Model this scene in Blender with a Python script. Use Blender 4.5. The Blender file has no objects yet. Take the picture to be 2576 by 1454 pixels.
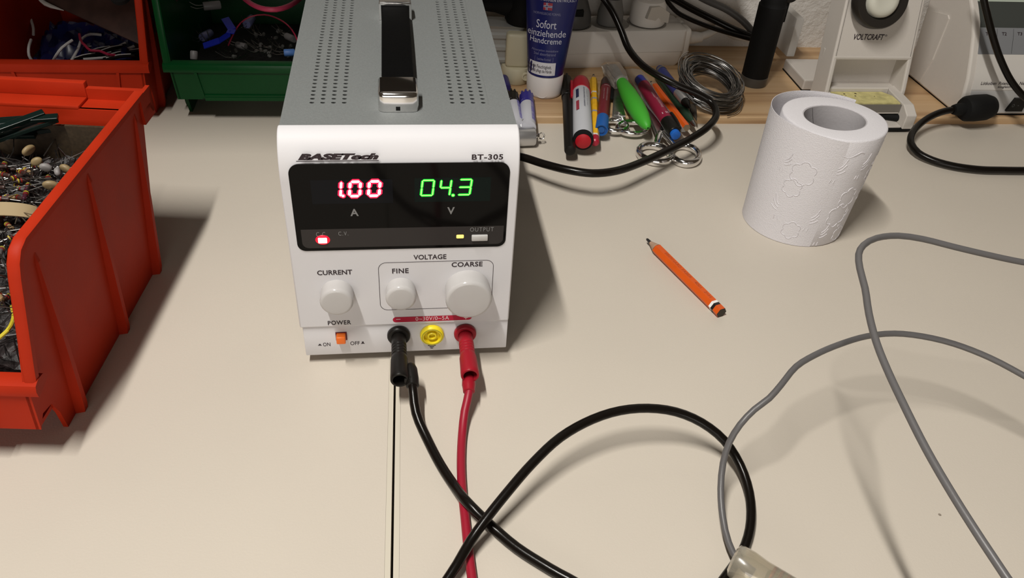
import bpy, bmesh, math, random
from mathutils import Vector, Matrix, noise

random.seed(7)
S = bpy.context.scene
COL = S.collection
PI = math.pi

# ------------------------------------------------------------------ camera
FPX, IW, IH = 2032.98, 2576.0, 1454.0
CAM = Vector((-0.00139, -0.33359, 0.31613))
PITCH, YAW, ROLL = 0.66783, -0.17206, 0.07619


def cam_axes():
    f = Vector((0, math.cos(PITCH), -math.sin(PITCH)))
    u = Vector((0, math.sin(PITCH), math.cos(PITCH)))
    r = Vector((1, 0, 0))
    Rz = Matrix.Rotation(YAW, 3, 'Z')
    f, u, r = Rz @ f, Rz @ u, Rz @ r
    c, s = math.cos(ROLL), math.sin(ROLL)
    return c * r + s * u, -s * r + c * u, f


RGT, UPV, FWD = cam_axes()
cam_data = bpy.data.cameras.new('camera')
cam_data.sensor_fit = 'HORIZONTAL'
cam_data.sensor_width = 36.0
cam_data.lens = FPX / IW * 36.0
cam_data.clip_start = 0.01
cam_data.clip_end = 20
cam = bpy.data.objects.new('camera', cam_data)
COL.objects.link(cam)
cam.matrix_world = Matrix((
    (RGT.x, UPV.x, -FWD.x, CAM.x), (RGT.y, UPV.y, -FWD.y, CAM.y),
    (RGT.z, UPV.z, -FWD.z, CAM.z), (0, 0, 0, 1)))
S.camera = cam

# ------------------------------------------------------------------ light
S.view_settings.view_transform = 'Standard'
S.view_settings.look = 'None'
S.view_settings.gamma = 1.0
S.view_settings.use_curve_mapping = False
S.view_settings.exposure = 0.0
world = bpy.data.worlds.new('room_light')
S.world = world
world.use_nodes = True
world.node_tree.nodes['Background'].inputs[0].default_value = (1.0, 0.76, 0.52, 1)
world.node_tree.nodes['Background'].inputs[1].default_value = 0.045

tube = bpy.data.lights.new('tube_lamp', 'AREA')      # fluorescent tube above the bench, running front to back
tube.shape = 'RECTANGLE'
tube.size = 0.03
tube.size_y = 0.43
tube.energy = 12.3
tube.spread = math.radians(150)
tube.color = (1.0, 0.965, 0.905)
tube_o = bpy.data.objects.new('tube_lamp', tube)
COL.objects.link(tube_o)
tube_o.location = (-0.255, -0.335, 1.15)
tube_o.rotation_euler = (0, math.radians(-12), 0)


room = bpy.data.lights.new('room_fill', 'AREA')      # added frontal fill, standing for the room's soft light behind the camera
room.shape = 'RECTANGLE'
room.size = 1.6
room.size_y = 0.8
room.energy = 13.0
room.color = (1.0, 0.95, 0.89)
room_o = bpy.data.objects.new('room_fill', room)
COL.objects.link(room_o)
room_o.location = (-0.35, -2.25, 0.55)
room_o.rotation_euler = (math.radians(80), 0, math.radians(-8))


def ray(u, v):
    return FWD * FPX + RGT * (u - IW / 2) - UPV * (v - IH / 2)


def at(u, v, z=0.0):          # the place on a level surface at height z
    d = ray(u, v)
    return CAM + d * ((z - CAM.z) / d.z)


def aty(u, v, y=0.0):         # ... on an upright plane facing the bench front
    d = ray(u, v)
    return CAM + d * ((y - CAM.y) / d.y)


def atx(u, v, x=0.0):         # ... on an upright plane running front to back
    d = ray(u, v)
    return CAM + d * ((x - CAM.x) / d.x)


# ------------------------------------------------------------------ materials
MATS = {}


def mat(name, col, rough=0.5, metal=0.0, spec=0.5, bump=0.0, bscale=400.0, vary=0.0, vscale=60.0,
        emit=None, estr=0.0, trans=0.0, alpha=1.0, coat=0.0, ior=1.45):
    if name in MATS:
        return MATS[name]
    m = bpy.data.materials.new(name)
    m.use_nodes = True
    nt = m.node_tree
    b = nt.nodes['Principled BSDF']
    c4 = (col[0], col[1], col[2], 1)
    b.inputs['Base Color'].default_value = c4
    b.inputs['Roughness'].default_value = rough
    b.inputs['Metallic'].default_value = metal
    b.inputs['Specular IOR Level'].default_value = spec
    b.inputs['Transmission Weight'].default_value = trans
    b.inputs['Alpha'].default_value = alpha
    b.inputs['Coat Weight'].default_value = coat
    b.inputs['IOR'].default_value = ior
    if emit:
        b.inputs['Emission Color'].default_value = (emit[0], emit[1], emit[2], 1)
        b.inputs['Emission Strength'].default_value = estr
    tc = nt.nodes.new('ShaderNodeTexCoord')
    if vary > 0:
        n = nt.nodes.new('ShaderNodeTexNoise')
        n.inputs['Scale'].default_value = vscale
        n.inputs['Detail'].default_value = 4
        nt.links.new(tc.outputs['Object'], n.inputs['Vector'])
        r = nt.nodes.new('ShaderNodeMapRange')
        r.inputs['From Min'].default_value = 0.3
        r.inputs['From Max'].default_value = 0.7
        r.inputs['To Min'].default_value = 1 - vary
        r.inputs['To Max'].default_value = 1 + vary
        nt.links.new(n.outputs['Fac'], r.inputs['Value'])
        mx = nt.nodes.new('ShaderNodeMix')
        mx.data_type = 'RGBA'
        mx.blend_type = 'MULTIPLY'
        mx.inputs['Factor'].default_value = 1
        mx.inputs['A'].default_value = c4
        nt.links.new(r.outputs['Result'], mx.inputs['B'])
        nt.links.new(mx.outputs['Result'], b.inputs['Base Color'])
    if bump > 0:
        n2 = nt.nodes.new('ShaderNodeTexNoise')
        n2.inputs['Scale'].default_value = bscale
        n2.inputs['Detail'].default_value = 3
        nt.links.new(tc.outputs['Object'], n2.inputs['Vector'])
        bp = nt.nodes.new('ShaderNodeBump')
        bp.inputs['Strength'].default_value = bump
        bp.inputs['Distance'].default_value = 0.0006
        nt.links.new(n2.outputs['Fac'], bp.inputs['Height'])
        nt.links.new(bp.outputs['Normal'], b.inputs['Normal'])
    MATS[name] = m
    return m


def wood_mat():
    m = bpy.data.materials.new('pine')
    m.use_nodes = True
    nt = m.node_tree
    b = nt.nodes['Principled BSDF']
    b.inputs['Roughness'].default_value = 0.5
    tc = nt.nodes.new('ShaderNodeTexCoord')
    mp = nt.nodes.new('ShaderNodeMapping')
    mp.inputs['Scale'].default_value = (2.2, 60, 60)
    nt.links.new(tc.outputs['Object'], mp.inputs['Vector'])
    n = nt.nodes.new('ShaderNodeTexNoise')
    n.inputs['Scale'].default_value = 1.0
    n.inputs['Detail'].default_value = 6
    n.inputs['Distortion'].default_value = 0.6
    nt.links.new(mp.outputs['Vector'], n.inputs['Vector'])
    cr = nt.nodes.new('ShaderNodeValToRGB')
    e = cr.color_ramp.elements
    e[0].position = 0.3
    e[0].color = (0.26, 0.135, 0.06, 1)
    e[1].position = 0.68
    e[1].color = (0.56, 0.39, 0.225, 1)
    k = cr.color_ramp.elements.new(0.48)
    k.color = (0.49, 0.315, 0.165, 1)
    nt.links.new(n.outputs['Fac'], cr.inputs['Fac'])
    nt.links.new(cr.outputs['Color'], b.inputs['Base Color'])
    return m


def wall_mat():
    m = mat('plaster', (0.72, 0.69, 0.65), 0.85)
    nt = m.node_tree
    b = nt.nodes['Principled BSDF']
    tc = nt.nodes.new('ShaderNodeTexCoord')
    n = nt.nodes.new('ShaderNodeTexNoise')
    n.inputs['Scale'].default_value = 140
    n.inputs['Detail'].default_value = 8
    n.inputs['Roughness'].default_value = 0.65
    nt.links.new(tc.outputs['Object'], n.inputs['Vector'])
    bp = nt.nodes.new('ShaderNodeBump')
    bp.inputs['Strength'].default_value = 0.6
    bp.inputs['Distance'].default_value = 0.004
    nt.links.new(n.outputs['Fac'], bp.inputs['Height'])
    nt.links.new(bp.outputs['Normal'], b.inputs['Normal'])
    return m


def desk_mat():
    m = mat('cream_laminate', (0.545, 0.492, 0.420), 0.42, spec=0.35, bump=0.12, bscale=900, vary=0.02, vscale=9)
    nt = m.node_tree                                # a few tiny specks of dirt
    b = nt.nodes['Principled BSDF']
    tc = nt.nodes.new('ShaderNodeTexCoord')
    v = nt.nodes.new('ShaderNodeTexVoronoi')
    v.inputs['Scale'].default_value = 17
    nt.links.new(tc.outputs['Object'], v.inputs['Vector'])
    lt = nt.nodes.new('ShaderNodeMath')
    lt.operation = 'LESS_THAN'
    lt.inputs[1].default_value = 0.013
    nt.links.new(v.outputs['Distance'], lt.inputs[0])
    mx = nt.nodes.new('ShaderNodeMix')
    mx.data_type = 'RGBA'
    old = b.inputs['Base Color'].links[0].from_socket
    nt.links.new(old, mx.inputs['A'])
    mx.inputs['B'].default_value = (0.25, 0.21, 0.17, 1)
    nt.links.new(lt.outputs[0], mx.inputs['Factor'])
    nt.links.new(mx.outputs['Result'], b.inputs['Base Color'])
    return m


WHITE = mat('white_plastic', (0.645, 0.635, 0.652), 0.5, spec=0.2, bump=0.05, bscale=1500)
KNOBW = mat('glossy_white_plastic', (0.48, 0.465, 0.458), 0.16)
GREYCASE = mat('grey_powder_coat', (0.172, 0.182, 0.180), 0.55, bump=0.35, bscale=1800, vary=0.06, vscale=900)
DARKIN = mat('dark_inside', (0.02, 0.02, 0.02), 0.8)
CHROME = mat('chrome', (0.78, 0.77, 0.76), 0.12, 1.0)
STEEL = mat('brushed_steel', (0.55, 0.54, 0.53), 0.28, 1.0, vary=0.1, vscale=200)
TIN = mat('tinned_wire', (0.33, 0.32, 0.31), 0.28, 1.0)
BLACK = mat('black_plastic', (0.007, 0.006, 0.005), 0.38, spec=0.3)
BLACKR = mat('black_rubber', (0.006, 0.0045, 0.0035), 0.24, spec=0.28, bump=0.05)
BLACKM = mat('matt_black', (0.006, 0.006, 0.006), 0.7, spec=0.2)
STRAP = mat('black_strap', (0.003, 0.003, 0.003), 0.6, spec=0.05, bump=0.1, bscale=600)
INK = mat('dark_ink', (0.028, 0.017, 0.022), 0.6)
REDP = mat('red_plastic', (0.30, 0.008, 0.018), 0.36, spec=0.3)
YELP = mat('yellow_plastic', (0.80, 0.64, 0.02), 0.35)
ORANGE = mat('orange_bin_plastic', (0.38, 0.023, 0.006), 0.5, spec=0.10, vary=0.08, vscale=30, bump=0.08, bscale=500)
GREEN = mat('green_bin_plastic', (0.002, 0.048, 0.011), 0.30, spec=0.22, vary=0.1, vscale=30, bump=0.08, bscale=500)
GREYCAB = mat('grey_cable_sheath', (0.105, 0.10, 0.10), 0.40, bump=0.1, bscale=300)
WHITEIV = mat('ivory_plastic', (0.74, 0.70, 0.65), 0.5, bump=0.04)
PAPER = mat('tissue_paper', (0.68, 0.66, 0.685), 0.9, bump=0.5, bscale=1400)
CARD = mat('grey_cardboard', (0.45, 0.43, 0.44), 0.85, bump=0.2, bscale=500)
CLEAR = mat('clear_plastic', (0.80, 0.79, 0.76), 0.15, trans=0.9, ior=1.2)


# ------------------------------------------------------------------ mesh building
class MB:
    def __init__(self):
        self.bm = bmesh.new()

    def face(self, vs, mi=0):
        try:
            f = self.bm.faces.new(vs)
            f.material_index = mi
            return f
        except ValueError:
            return None

    def box(self, lo, hi, bev=0.0, seg=2, M=None, mi=0):
        r = bmesh.ops.create_cube(self.bm, size=1.0)
        vs = r['verts']
        lo, hi = Vector(lo), Vector(hi)
        for v in vs:
            v.co = Vector((lo.x + (v.co.x + .5) * (hi.x - lo.x), lo.y + (v.co.y + .5) * (hi.y - lo.y), lo.z + (v.co.z + .5) * (hi.z - lo.z)))
        fs = set(f for v in vs for f in v.link_faces)
        if bev > 0:
            es = list(set(e for v in vs for e in v.link_edges))
            r = bmesh.ops.bevel(self.bm, geom=es, offset=bev, segments=seg, affect='EDGES', profile=0.5)
            vs = r['verts']
            fs = set(f for v in vs for f in v.link_faces)
            vs = list(set(v for f in fs for v in f.verts))
        for f in fs:
            f.material_index = mi
        if M is not None:
            for v in vs:
                v.co = M @ v.co
        return vs

    def prism(self, pts, f0, f1, mi=0, caps=True):
        """pts: list of 2D; f0, f1 map (a,b)->Vector for the two ends."""
        a = [self.bm.verts.new(f0(*p)) for p in pts]
        b = [self.bm.verts.new(f1(*p)) for p in pts]
        n = len(pts)
        for i in range(n):
            self.face((a[i], a[(i + 1) % n], b[(i + 1) % n], b[i]), mi)
        if caps:
            self.face(a[::-1], mi)
            self.face(b, mi)
        return a + b

    def rings(self, rings, close=True, cap0=True, cap1=True, mi=0):
        vr = [[self.bm.verts.new(p) for p in r] for r in rings]
        n = len(vr[0])
        for i in range(len(vr) - 1):
            for j in range(n if close else n - 1):
                k = (j + 1) % n
                self.face((vr[i][j], vr[i][k], vr[i + 1][k], vr[i + 1][j]), mi)
        if cap0:
            self.face(vr[0][::-1], mi)
        if cap1:
            self.face(vr[-1], mi)
        return vr

    def lathe(self, p0, p1, prof, n=32, cap0=True, cap1=True, mi=0, sx=1.0, sy=1.0, up=None):
        """prof: (distance along the axis, radius); the axis runs from p0 towards p1."""
        p0, p1 = Vector(p0), Vector(p1)
        d = (p1 - p0).normalized()
        h = Vector(up) if up is not None else (Vector((0, 0, 1)) if abs(d.z) < 0.9 else Vector((0, 1, 0)))
        a = d.cross(h).normalized()
        b = a.cross(d).normalized()
        rs = []
        for (t, r) in prof:
            r = max(r, 1e-6)
            c = p0 + d * t
            rs.append([c + a * (sx * r * math.cos(2 * PI * k / n)) + b * (sy * r * math.sin(2 * PI * k / n)) for k in range(n)])
        return self.rings(rs, True, cap0, cap1, mi)

    def tube(self, pts, R, n=12, mi=0, step=0.004, smooth=True, cap=True):
        pts = [Vector(p) for p in pts]
        if smooth and len(pts) > 2:
            pts = spline(pts, step)
        rs = []
        t = (pts[1] - pts[0]).normalized()
        h = Vector((0, 0, 1)) if abs(t.z) < 0.9 else Vector((0, 1, 0))
        a = t.cross(h).normalized()
        for i, p in enumerate(pts):
            t2 = (pts[min(i + 1, len(pts) - 1)] - pts[max(i - 1, 0)]).normalized()
            a = (a - t2 * a.dot(t2)).normalized()
            b = t2.cross(a)
            r = R(i / (len(pts) - 1)) if callable(R) else R
            rs.append([p + a * (r * math.cos(2 * PI * k / n)) + b * (r * math.sin(2 * PI * k / n)) for k in range(n)])
        return self.rings(rs, True, cap, cap, mi)

    def build(self, name, mats, parent=None, smooth=40, label=None):
        bmesh.ops.recalc_face_normals(self.bm, faces=self.bm.faces[:])
        me = bpy.data.meshes.new(name)
        self.bm.to_mesh(me)
        self.bm.free()
        if not isinstance(mats, (list, tuple)):
            mats = [mats]
        for m in mats:
            me.materials.append(m)
        if smooth:
            me.shade_smooth()
            me.set_sharp_from_angle(angle=math.radians(smooth))
        o = bpy.data.objects.new(name, me)
        COL.objects.link(o)
        if parent is not None:
            o.parent = parent
        if label:
            o['label'] = label
        return o


def spline(pts, step=0.004):
    out = []
    P = [pts[0] * 2 - pts[1]] + pts + [pts[-1] * 2 - pts[-2]]
    for i in range(1, len(P) - 2):
        p0, p1, p2, p3 = P[i - 1], P[i], P[i + 1], P[i + 2]
        t0 = 0.0
        t1 = t0 + max((p1 - p0).length, 1e-6) ** 0.5
        t2 = t1 + max((p2 - p1).length, 1e-6) ** 0.5
        t3 = t2 + max((p3 - p2).length, 1e-6) ** 0.5
        k = max(2, int((p2 - p1).length / step))
        for j in range(k):
            t = t1 + (t2 - t1) * j / k
            a1 = p0 * ((t1 - t) / (t1 - t0)) + p1 * ((t - t0) / (t1 - t0))
            a2 = p1 * ((t2 - t) / (t2 - t1)) + p2 * ((t - t1) / (t2 - t1))
            a3 = p2 * ((t3 - t) / (t3 - t2)) + p3 * ((t - t2) / (t3 - t2))
            b1 = a1 * ((t2 - t) / (t2 - t0)) + a2 * ((t - t0) / (t2 - t0))
            b2 = a2 * ((t3 - t) / (t3 - t1)) + a3 * ((t - t1) / (t3 - t1))
            out.append(b1 * ((t2 - t) / (t2 - t1)) + b2 * ((t - t1) / (t2 - t1)))
    out.append(pts[-1])
    return out


def thing(name, label, cat, loc=(0, 0, 0), rotz=0.0, group=None):
    o = bpy.data.objects.new(name, None)
    o.empty_display_size = 0.01
    COL.objects.link(o)
    o.location = loc
    o.rotation_euler = (0, 0, rotz)
    return tag(o, label, cat, group)


def tag(o, label, cat, group=None, kind=None):
    o['label'] = label
    o['category'] = cat
    if group:
        o['group'] = group
    if kind:
        o['kind'] = kind
    return o


_txt = {}


def text_shape(s, shear=0.0, bold=0.0, spacing=1.0):
    key = (s, shear, bold, spacing)
    if key in _txt:
        return _txt[key]
    c = bpy.data.curves.new('txt', 'FONT')
    c.body = s
    c.shear = shear
    c.offset = bold
    c.space_character = spacing
    c.resolution_u = 3
    o = bpy.data.objects.new('txt', c)
    COL.objects.link(o)
    dg = bpy.context.evaluated_depsgraph_get()
    me = bpy.data.meshes.new_from_object(o.evaluated_get(dg))
    vs = [(v.co.x, v.co.y) for v in me.vertices]
    fs = [tuple(p.vertices) for p in me.polygons]
    bpy.data.objects.remove(o)
    bpy.data.curves.remove(c)
    bpy.data.meshes.remove(me)
    x0, x1 = min(v[0] for v in vs), max(v[0] for v in vs)
    y0, y1 = min(v[1] for v in vs), max(v[1] for v in vs)
    vs = [((x - x0) / (x1 - x0), (y - y0) / max(y1 - y0, 1e-6)) for x, y in vs]
    _txt[key] = (vs, fs)
    return vs, fs


def add_text(mb, s, f, mi=0, **kw):
    """f maps the unit box of the lettering to space."""
    vs, fs = text_shape(s, **kw)
    bv = [mb.bm.verts.new(f(*v)) for v in vs]
    for p in fs:
        mb.face([bv[i] for i in p], mi)


def rrect(x0, x1, y0, y1, r, n=6, rb=None):
    """rounded rectangle outline, counter-clockwise from the bottom left; rb = radius of the lower corners."""
    rb = r if rb is None else rb
    o = []
    for cx, cy, a0, rr in ((x0, y0, PI, rb), (x1, y0, 1.5 * PI, rb), (x1, y1, 0, r), (x0, y1, .5 * PI, r)):
        sx = 1 if cx == x0 else -1
        sy = 1 if cy == y0 else -1
        if rr <= 0:
            o.append((cx, cy))
            continue
        for k in range(n + 1):
            a = a0 + (PI / 2) * k / n
            o.append((cx + sx * rr + rr * math.cos(a), cy + sy * rr + rr * math.sin(a)))
    return o


def copy_of(src, loc=None, rot=None, scale=None):
    c = src.copy()
    COL.objects.link(c)
    if loc is not None:
        c.location = loc
    if rot is not None:
        c.rotation_euler = rot
    if scale is not None:
        c.scale = scale
    for ch in src.children:
        d = ch.copy()
        COL.objects.link(d)
        d.parent = c
    return c
# ------------------------------------------------------------------ the bench
BZ = 0.0065                                       # top of the pine board


def seam_x(y):
    return -0.0066 + 0.0233 * y


def edge_y(x):                                    # front edge of the pine board
    return 0.2866 - 0.0097 * (x - 0.12)


LAM = desk_mat()
BAND = mat('pale_edge_band', (0.56, 0.515, 0.425), 0.35)
for side in (-1, 1):
    nm = 'cream laminate worktop on the ' + ('left of the black seam, under the front orange bin' if side < 0 else 'right of the black seam, under the toilet roll')
    t = thing('worktop', nm, 'worktop', (0, 0, 0))
    y0, y1 = -0.75, 0.47
    g = 0.0006 * side
    bw = 0.0026 * side
    m = MB()
    far = 1.3 * side
    m.prism([(seam_x(y0) + g + bw, y0), (far, y0), (far, y1), (seam_x(y1) + g + bw, y1)],
            lambda a, b: Vector((a, b, -0.028)), lambda a, b: Vector((a, b, 0)))
    m.build('slab', LAM, t, smooth=0)
    m = MB()
    m.prism([(seam_x(y0) + g, y0), (seam_x(y0) + g + bw - 0.00008 * side, y0), (seam_x(y1) + g + bw - 0.00008 * side, y1), (seam_x(y1) + g, y1)],
            lambda a, b: Vector((a, b, -0.028)), lambda a, b: Vector((a, b, 0.0001)))
    m.build('edge_band', BAND, t, smooth=0, label='paler plastic edge band along the seam')

m = MB()
xa, xb = -0.045, 0.95
m.prism([(0.0, 0.0), (0.0, BZ - 0.0008), (0.0008, BZ), (0.17, BZ), (0.17, 0)],
        lambda a, b: Vector((xa, edge_y(xa) + a, b)), lambda a, b: Vector((xb, edge_y(xb) + a, b)))
tag(m.build('pine_board', wood_mat(), smooth=0), 'thin pine board with brown grain lying along the back of the worktop', 'board')

m = MB()
m.prism([(-1.2, 0.461), (1.3, 0.437), (1.3, 0.50), (-1.2, 0.52)], lambda a, b: Vector((a, b, -0.03)), lambda a, b: Vector((a, b, 1.3)))
w = m.build('wall_back', wall_mat(), smooth=0)
w['kind'] = 'structure'
w['label'] = 'rough white plastered wall behind the bench'
# ------------------------------------------------------------------ bench power supply
HW, ZB, ZS, ZT = 0.056, 0.006, 0.0269, 0.1380
psu = thing('power_supply', 'white and grey bench power supply with red and green digits', 'power supply', (0, 0, 0))


def FX(u, v, y=0.0):
    p = aty(u, v, y)
    return p.x, p.z


def face_text(mb, s, u0, u1, v0, v1, y=-0.00015, mi=0, **kw):
    """lettering printed on the front panel, given by its box in the photograph"""
    uc, vc = (u0 + u1) / 2, (v0 + v1) / 2
    x0, x1 = FX(u0, vc, y)[0], FX(u1, vc, y)[0]
    z0, z1 = FX(uc, v1, y)[1], FX(uc, v0, y)[1]
    add_text(mb, s, lambda a, b: Vector((x0 + a * (x1 - x0), y, z0 + b * (z1 - z0))), mi, **kw)


# front bezel: upright, curling back over the top
m = MB()
prof = [(0.0, ZS), (0.0, 0.1165)]
for k in range(1, 13):
    a = (PI / 2) * k / 12
    prof.append((0.0132 * (1 - math.cos(a)), 0.1165 + (ZT - 0.1165 + 0.0004) * math.sin(a)))
prof += [(0.0150, ZT + 0.0004), (0.0150, ZS)]
m.prism(prof, lambda a, b: Vector((-HW, a, b)), lambda a, b: Vector((HW, a, b)))
bez = m.build('front_panel', WHITE, psu, smooth=30)
bv = bez.modifiers.new('bevel', 'BEVEL')
bv.width = 0.0007
bv.segments = 2
bv.limit_method = 'ANGLE'
bv.angle_limit = math.radians(40)
m = MB()
m.box((-0.0548, 0.0009, ZB), (0.0559, 0.0150, ZS), 0.0005)
m.build('lower_panel', WHITE, psu)
# case with real vent holes in its top
m = MB()
cw, cy0, cy1 = 0.0554, 0.0138, 0.196
m.box((-cw, cy0, ZB + 0.001), (-cw + 0.001, cy1, ZT - 0.0003))
m.box((cw - 0.001, cy0, ZB + 0.001), (cw, cy1, ZT - 0.0003))
m.box((-cw, cy0, ZB + 0.001), (cw, cy1, ZB + 0.002))
m.box((-cw, cy1 - 0.001, ZB + 0.001), (cw, cy1, ZT - 0.0003))
colsL = [at(u, 258, ZT).x for u in (784.5, 812, 839, 866)]
colsR = [at(u, 258, ZT).x for u in (1138, 1164, 1190, 1216)]
yr0 = at(1000, 258, ZT).y
rowp = (at(820, 45, ZT).y - at(820, 258, ZT).y) / 26.0
NR = 36
px_ = (colsL[3] - colsL[0]) / 3
ye = yr0 - rowp / 2
NR = min(36, int((cy1 - 0.005 - ye) / rowp))
yE = ye + NR * rowp


def quad(mb, x0, x1, y0, y1):
    mb.face([mb.bm.verts.new((x, y, ZT)) for x, y in ((x0, y0), (x1, y0), (x1, y1), (x0, y1))])


L0, L1 = colsL[0] - px_ / 2, colsL[3] + px_ / 2
R0, R1 = colsR[0] - px_ / 2, colsR[3] + px_ / 2
quad(m, -cw, cw, cy0, ye)
quad(m, -cw, cw, yE, cy1)
quad(m, -cw, L0, ye, yE)
quad(m, L1, R0, ye, yE)
quad(m, R1, cw, ye, yE)
for c0 in (L0, R0):
    for ci in range(4):
        for ri in range(NR):
            xc, yc = c0 + (ci + .5) * px_, ye + (ri + .5) * rowp
            out, inn, low = [], [], []
            for k in range(16):
                q, s_ = divmod(k, 4)
                t_ = -1 + 2 * s_ / 4
                ox, oy = [(t_, -1), (1, t_), (-t_, 1), (-1, -t_)][q]
                out.append(m.bm.verts.new((xc + ox * px_ / 2, yc + oy * rowp / 2, ZT)))
                a = math.atan2(oy, ox)
                p = (xc + 0.00118 * math.cos(a), yc + 0.00092 * math.sin(a))
                inn.append(m.bm.verts.new((p[0], p[1], ZT)))
                low.append(m.bm.verts.new((p[0], p[1], ZT - 0.0004)))
            for k in range(16):
                j = (k + 1) % 16
                m.face((out[k], out[j], inn[j], inn[k]))
                m.face((inn[k], inn[j], low[j], low[k]))
m.build('case', GREYCASE, psu, smooth=0, label='grey powder-coated metal case with rows of vent holes in its top')
m = MB()
m.box((-cw + 0.002, cy0 + 0.002, ZB + 0.003), (cw - 0.002, cy1 - 0.002, ZT - 0.004))  # dark box stands in for the shade inside the case
m.build('inner_shade', DARKIN, psu, smooth=0, label='dark box standing in for shade behind the vent holes')
for fx in (-0.043, 0.043):
    for fy in (0.022, 0.172):
        m = MB()
        m.lathe((fx, fy, 0), (fx, fy, 1), [(0, 0.006), (0.0068, 0.007)], 20)
        m.build('foot', BLACKR, psu)

# display window
m = MB()
wx0, wz1 = FX(724, 414)[0], 0.1262
wx0, wx1, wz0, wz1 = -0.05175, 0.05125, 0.07735, 0.1261
m.prism(rrect(wx0, wx1, wz0, wz1, 0.0052, 8, 0.0042), lambda a, b: Vector((a, 0.0002, b)), lambda a, b: Vector((a, -0.0003, b)))
win = m.build('display_window', mat('smoked_acrylic', (0.0045, 0.0040, 0.0038), 0.07, spec=0.12), psu, smooth=30)
m = MB()
s0, s1 = FX(756, 590), FX(1267, 568)
zt = FX(1010, 572)[1]
zb_ = FX(1010, 618)[1]
m.prism(rrect(FX(757, 582)[0], FX(1267, 575)[0], zb_, zt, 0.0, 6, 0.0032), lambda a, b: Vector((a, -0.0002, b)), lambda a, b: Vector((a, -0.00034, b)))
m.build('indicator_strip', mat('smoke_grey_strip', (0.034, 0.030, 0.029), 0.2, spec=0.2), win, smooth=0, label='dark grey band along the foot of the window')
m = MB()
for (u0, u1, v0, v1, mi) in ((783, 988, 451, 511, 0), (1043, 1234, 446, 506, 1)):
    x0, x1 = FX(u0, (v0 + v1) / 2)[0], FX(u1, (v0 + v1) / 2)[0]
    z0, z1 = FX((u0 + u1) / 2, v1)[1], FX((u0 + u1) / 2, v0)[1]
    m.face([m.bm.verts.new((x, -0.00034, z)) for x, z in ((x0, z0), (x1, z0), (x1, z1), (x0, z1))], mi)
m.build('display_filter', [mat('bluish_filter', (0.0065, 0.0068, 0.0085), 0.1, spec=0.12), mat('greenish_filter', (0.0040, 0.0085, 0.0075), 0.1, spec=0.12)], win, smooth=0)

RGLOW = mat('red_segment_halo', (0.2, 0.0, 0.02), 0.4, emit=(1.0, 0.008, 0.075), estr=1.0)  # outer shapes put the lit digits' bloom into emissive colour, red and green
RCORE = mat('red_segment_hot', (0.5, 0.3, 0.3), 0.4, emit=(1.0, 0.62, 0.70), estr=1.6)
GGLOW = mat('green_segment_halo', (0.0, 0.2, 0.02), 0.4, emit=(0.0, 0.72, 0.03), estr=1.0)
GCORE = mat('green_segment_hot', (0.3, 0.5, 0.2), 0.4, emit=(0.42, 1.0, 0.16), estr=1.1)
SEGS = {'0': 'abcdef', '1': 'bc', '3': 'abcdg', '4': 'bcfg'}


def digit(ch, u0, u1, v0, v1, mats, th, glow, dot=None, ud=0, label=None):
    x0, x1 = FX(u0, (v0 + v1) / 2)[0], FX(u1, (v0 + v1) / 2)[0]
    z0, z1 = FX((u0 + u1) / 2, v1)[1], FX((u0 + u1) / 2, v0)[1]
    W, H, sl = x1 - x0, z1 - z0, 0.11
    mb = MB()

    def P(x, z, y):
        return Vector((x0 + x + sl * (z - H / 2), y, z0 + z))

    def seg(pa, pb, w, y, mi, cut):
        (ax, az), (bx, bz) = pa, pb
        L = math.hypot(bx - ax, bz - az)
        dx, dz = (bx - ax) / L, (bz - az) / L
        nx, nz = -dz, dx
        h = w / 2
        pts = [(cut, 0), (cut + h, h), (L - cut - h, h), (L - cut, 0), (L - cut - h, -h), (cut + h, -h)]
        f0 = lambda a, b: P(ax + dx * a + nx * b, az + dz * a + nz * b, y)
        mb.face([mb.bm.verts.new(f0(*p)) for p in pts], mi)

    pos = {'a': ((0, H), (W, H)), 'b': ((W, H / 2), (W, H)), 'c': ((W, 0), (W, H / 2)), 'd': ((0, 0), (W, 0)),
           'e': ((0, 0), (0, H / 2)), 'f': ((0, H / 2), (0, H)), 'g': ((0, H / 2), (W, H / 2))}
    for s in SEGS[ch]:
        seg(*pos[s], th + glow, -0.00040, 0, -glow * 0.35)
        seg(*pos[s], th, -0.00046, 1, th * 0.12)
    if dot is not None:
        dx_, dz_ = FX(*dot)
        for r, y, mi in ((max(th * .6, .0006) + glow * .45, -0.00043, 0), (max(th * .6, .0006), -0.00049, 1)):
            mb.face([mb.bm.verts.new((dx_ + r * math.cos(2 * PI * k / 16), y, dz_ + r * math.sin(2 * PI * k / 16))) for k in range(16)], mi)
    return mb.build('digit', mats, win, smooth=0, label=label)


digit('1', 829, 857.5, 455.5, 494, (RGLOW, RCORE), 0.00125, 0.00145, (863, 491.5), label='glowing red digit 1 with a point')
digit('0', 880, 906, 456, 492, (RGLOW, RCORE), 0.00145, 0.0015, label='glowing red digit 0')
digit('0', 928, 955, 455, 491, (RGLOW, RCORE), 0.00145, 0.0015, label='glowing red digit 0 at the right')
digit('0', 1061, 1090, 452.5, 490.5, (GGLOW, GCORE), 0.0005, 0.0009, label='glowing green digit 0')
digit('4', 1108, 1133, 452, 490, (GGLOW, GCORE), 0.0005, 0.0009, (1139.5, 490), label='glowing green digit 4 with a point')
digit('3', 1155, 1184, 450.5, 488.5, (GGLOW, GCORE), 0.0005, 0.0009, label='glowing green digit 3')
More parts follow.
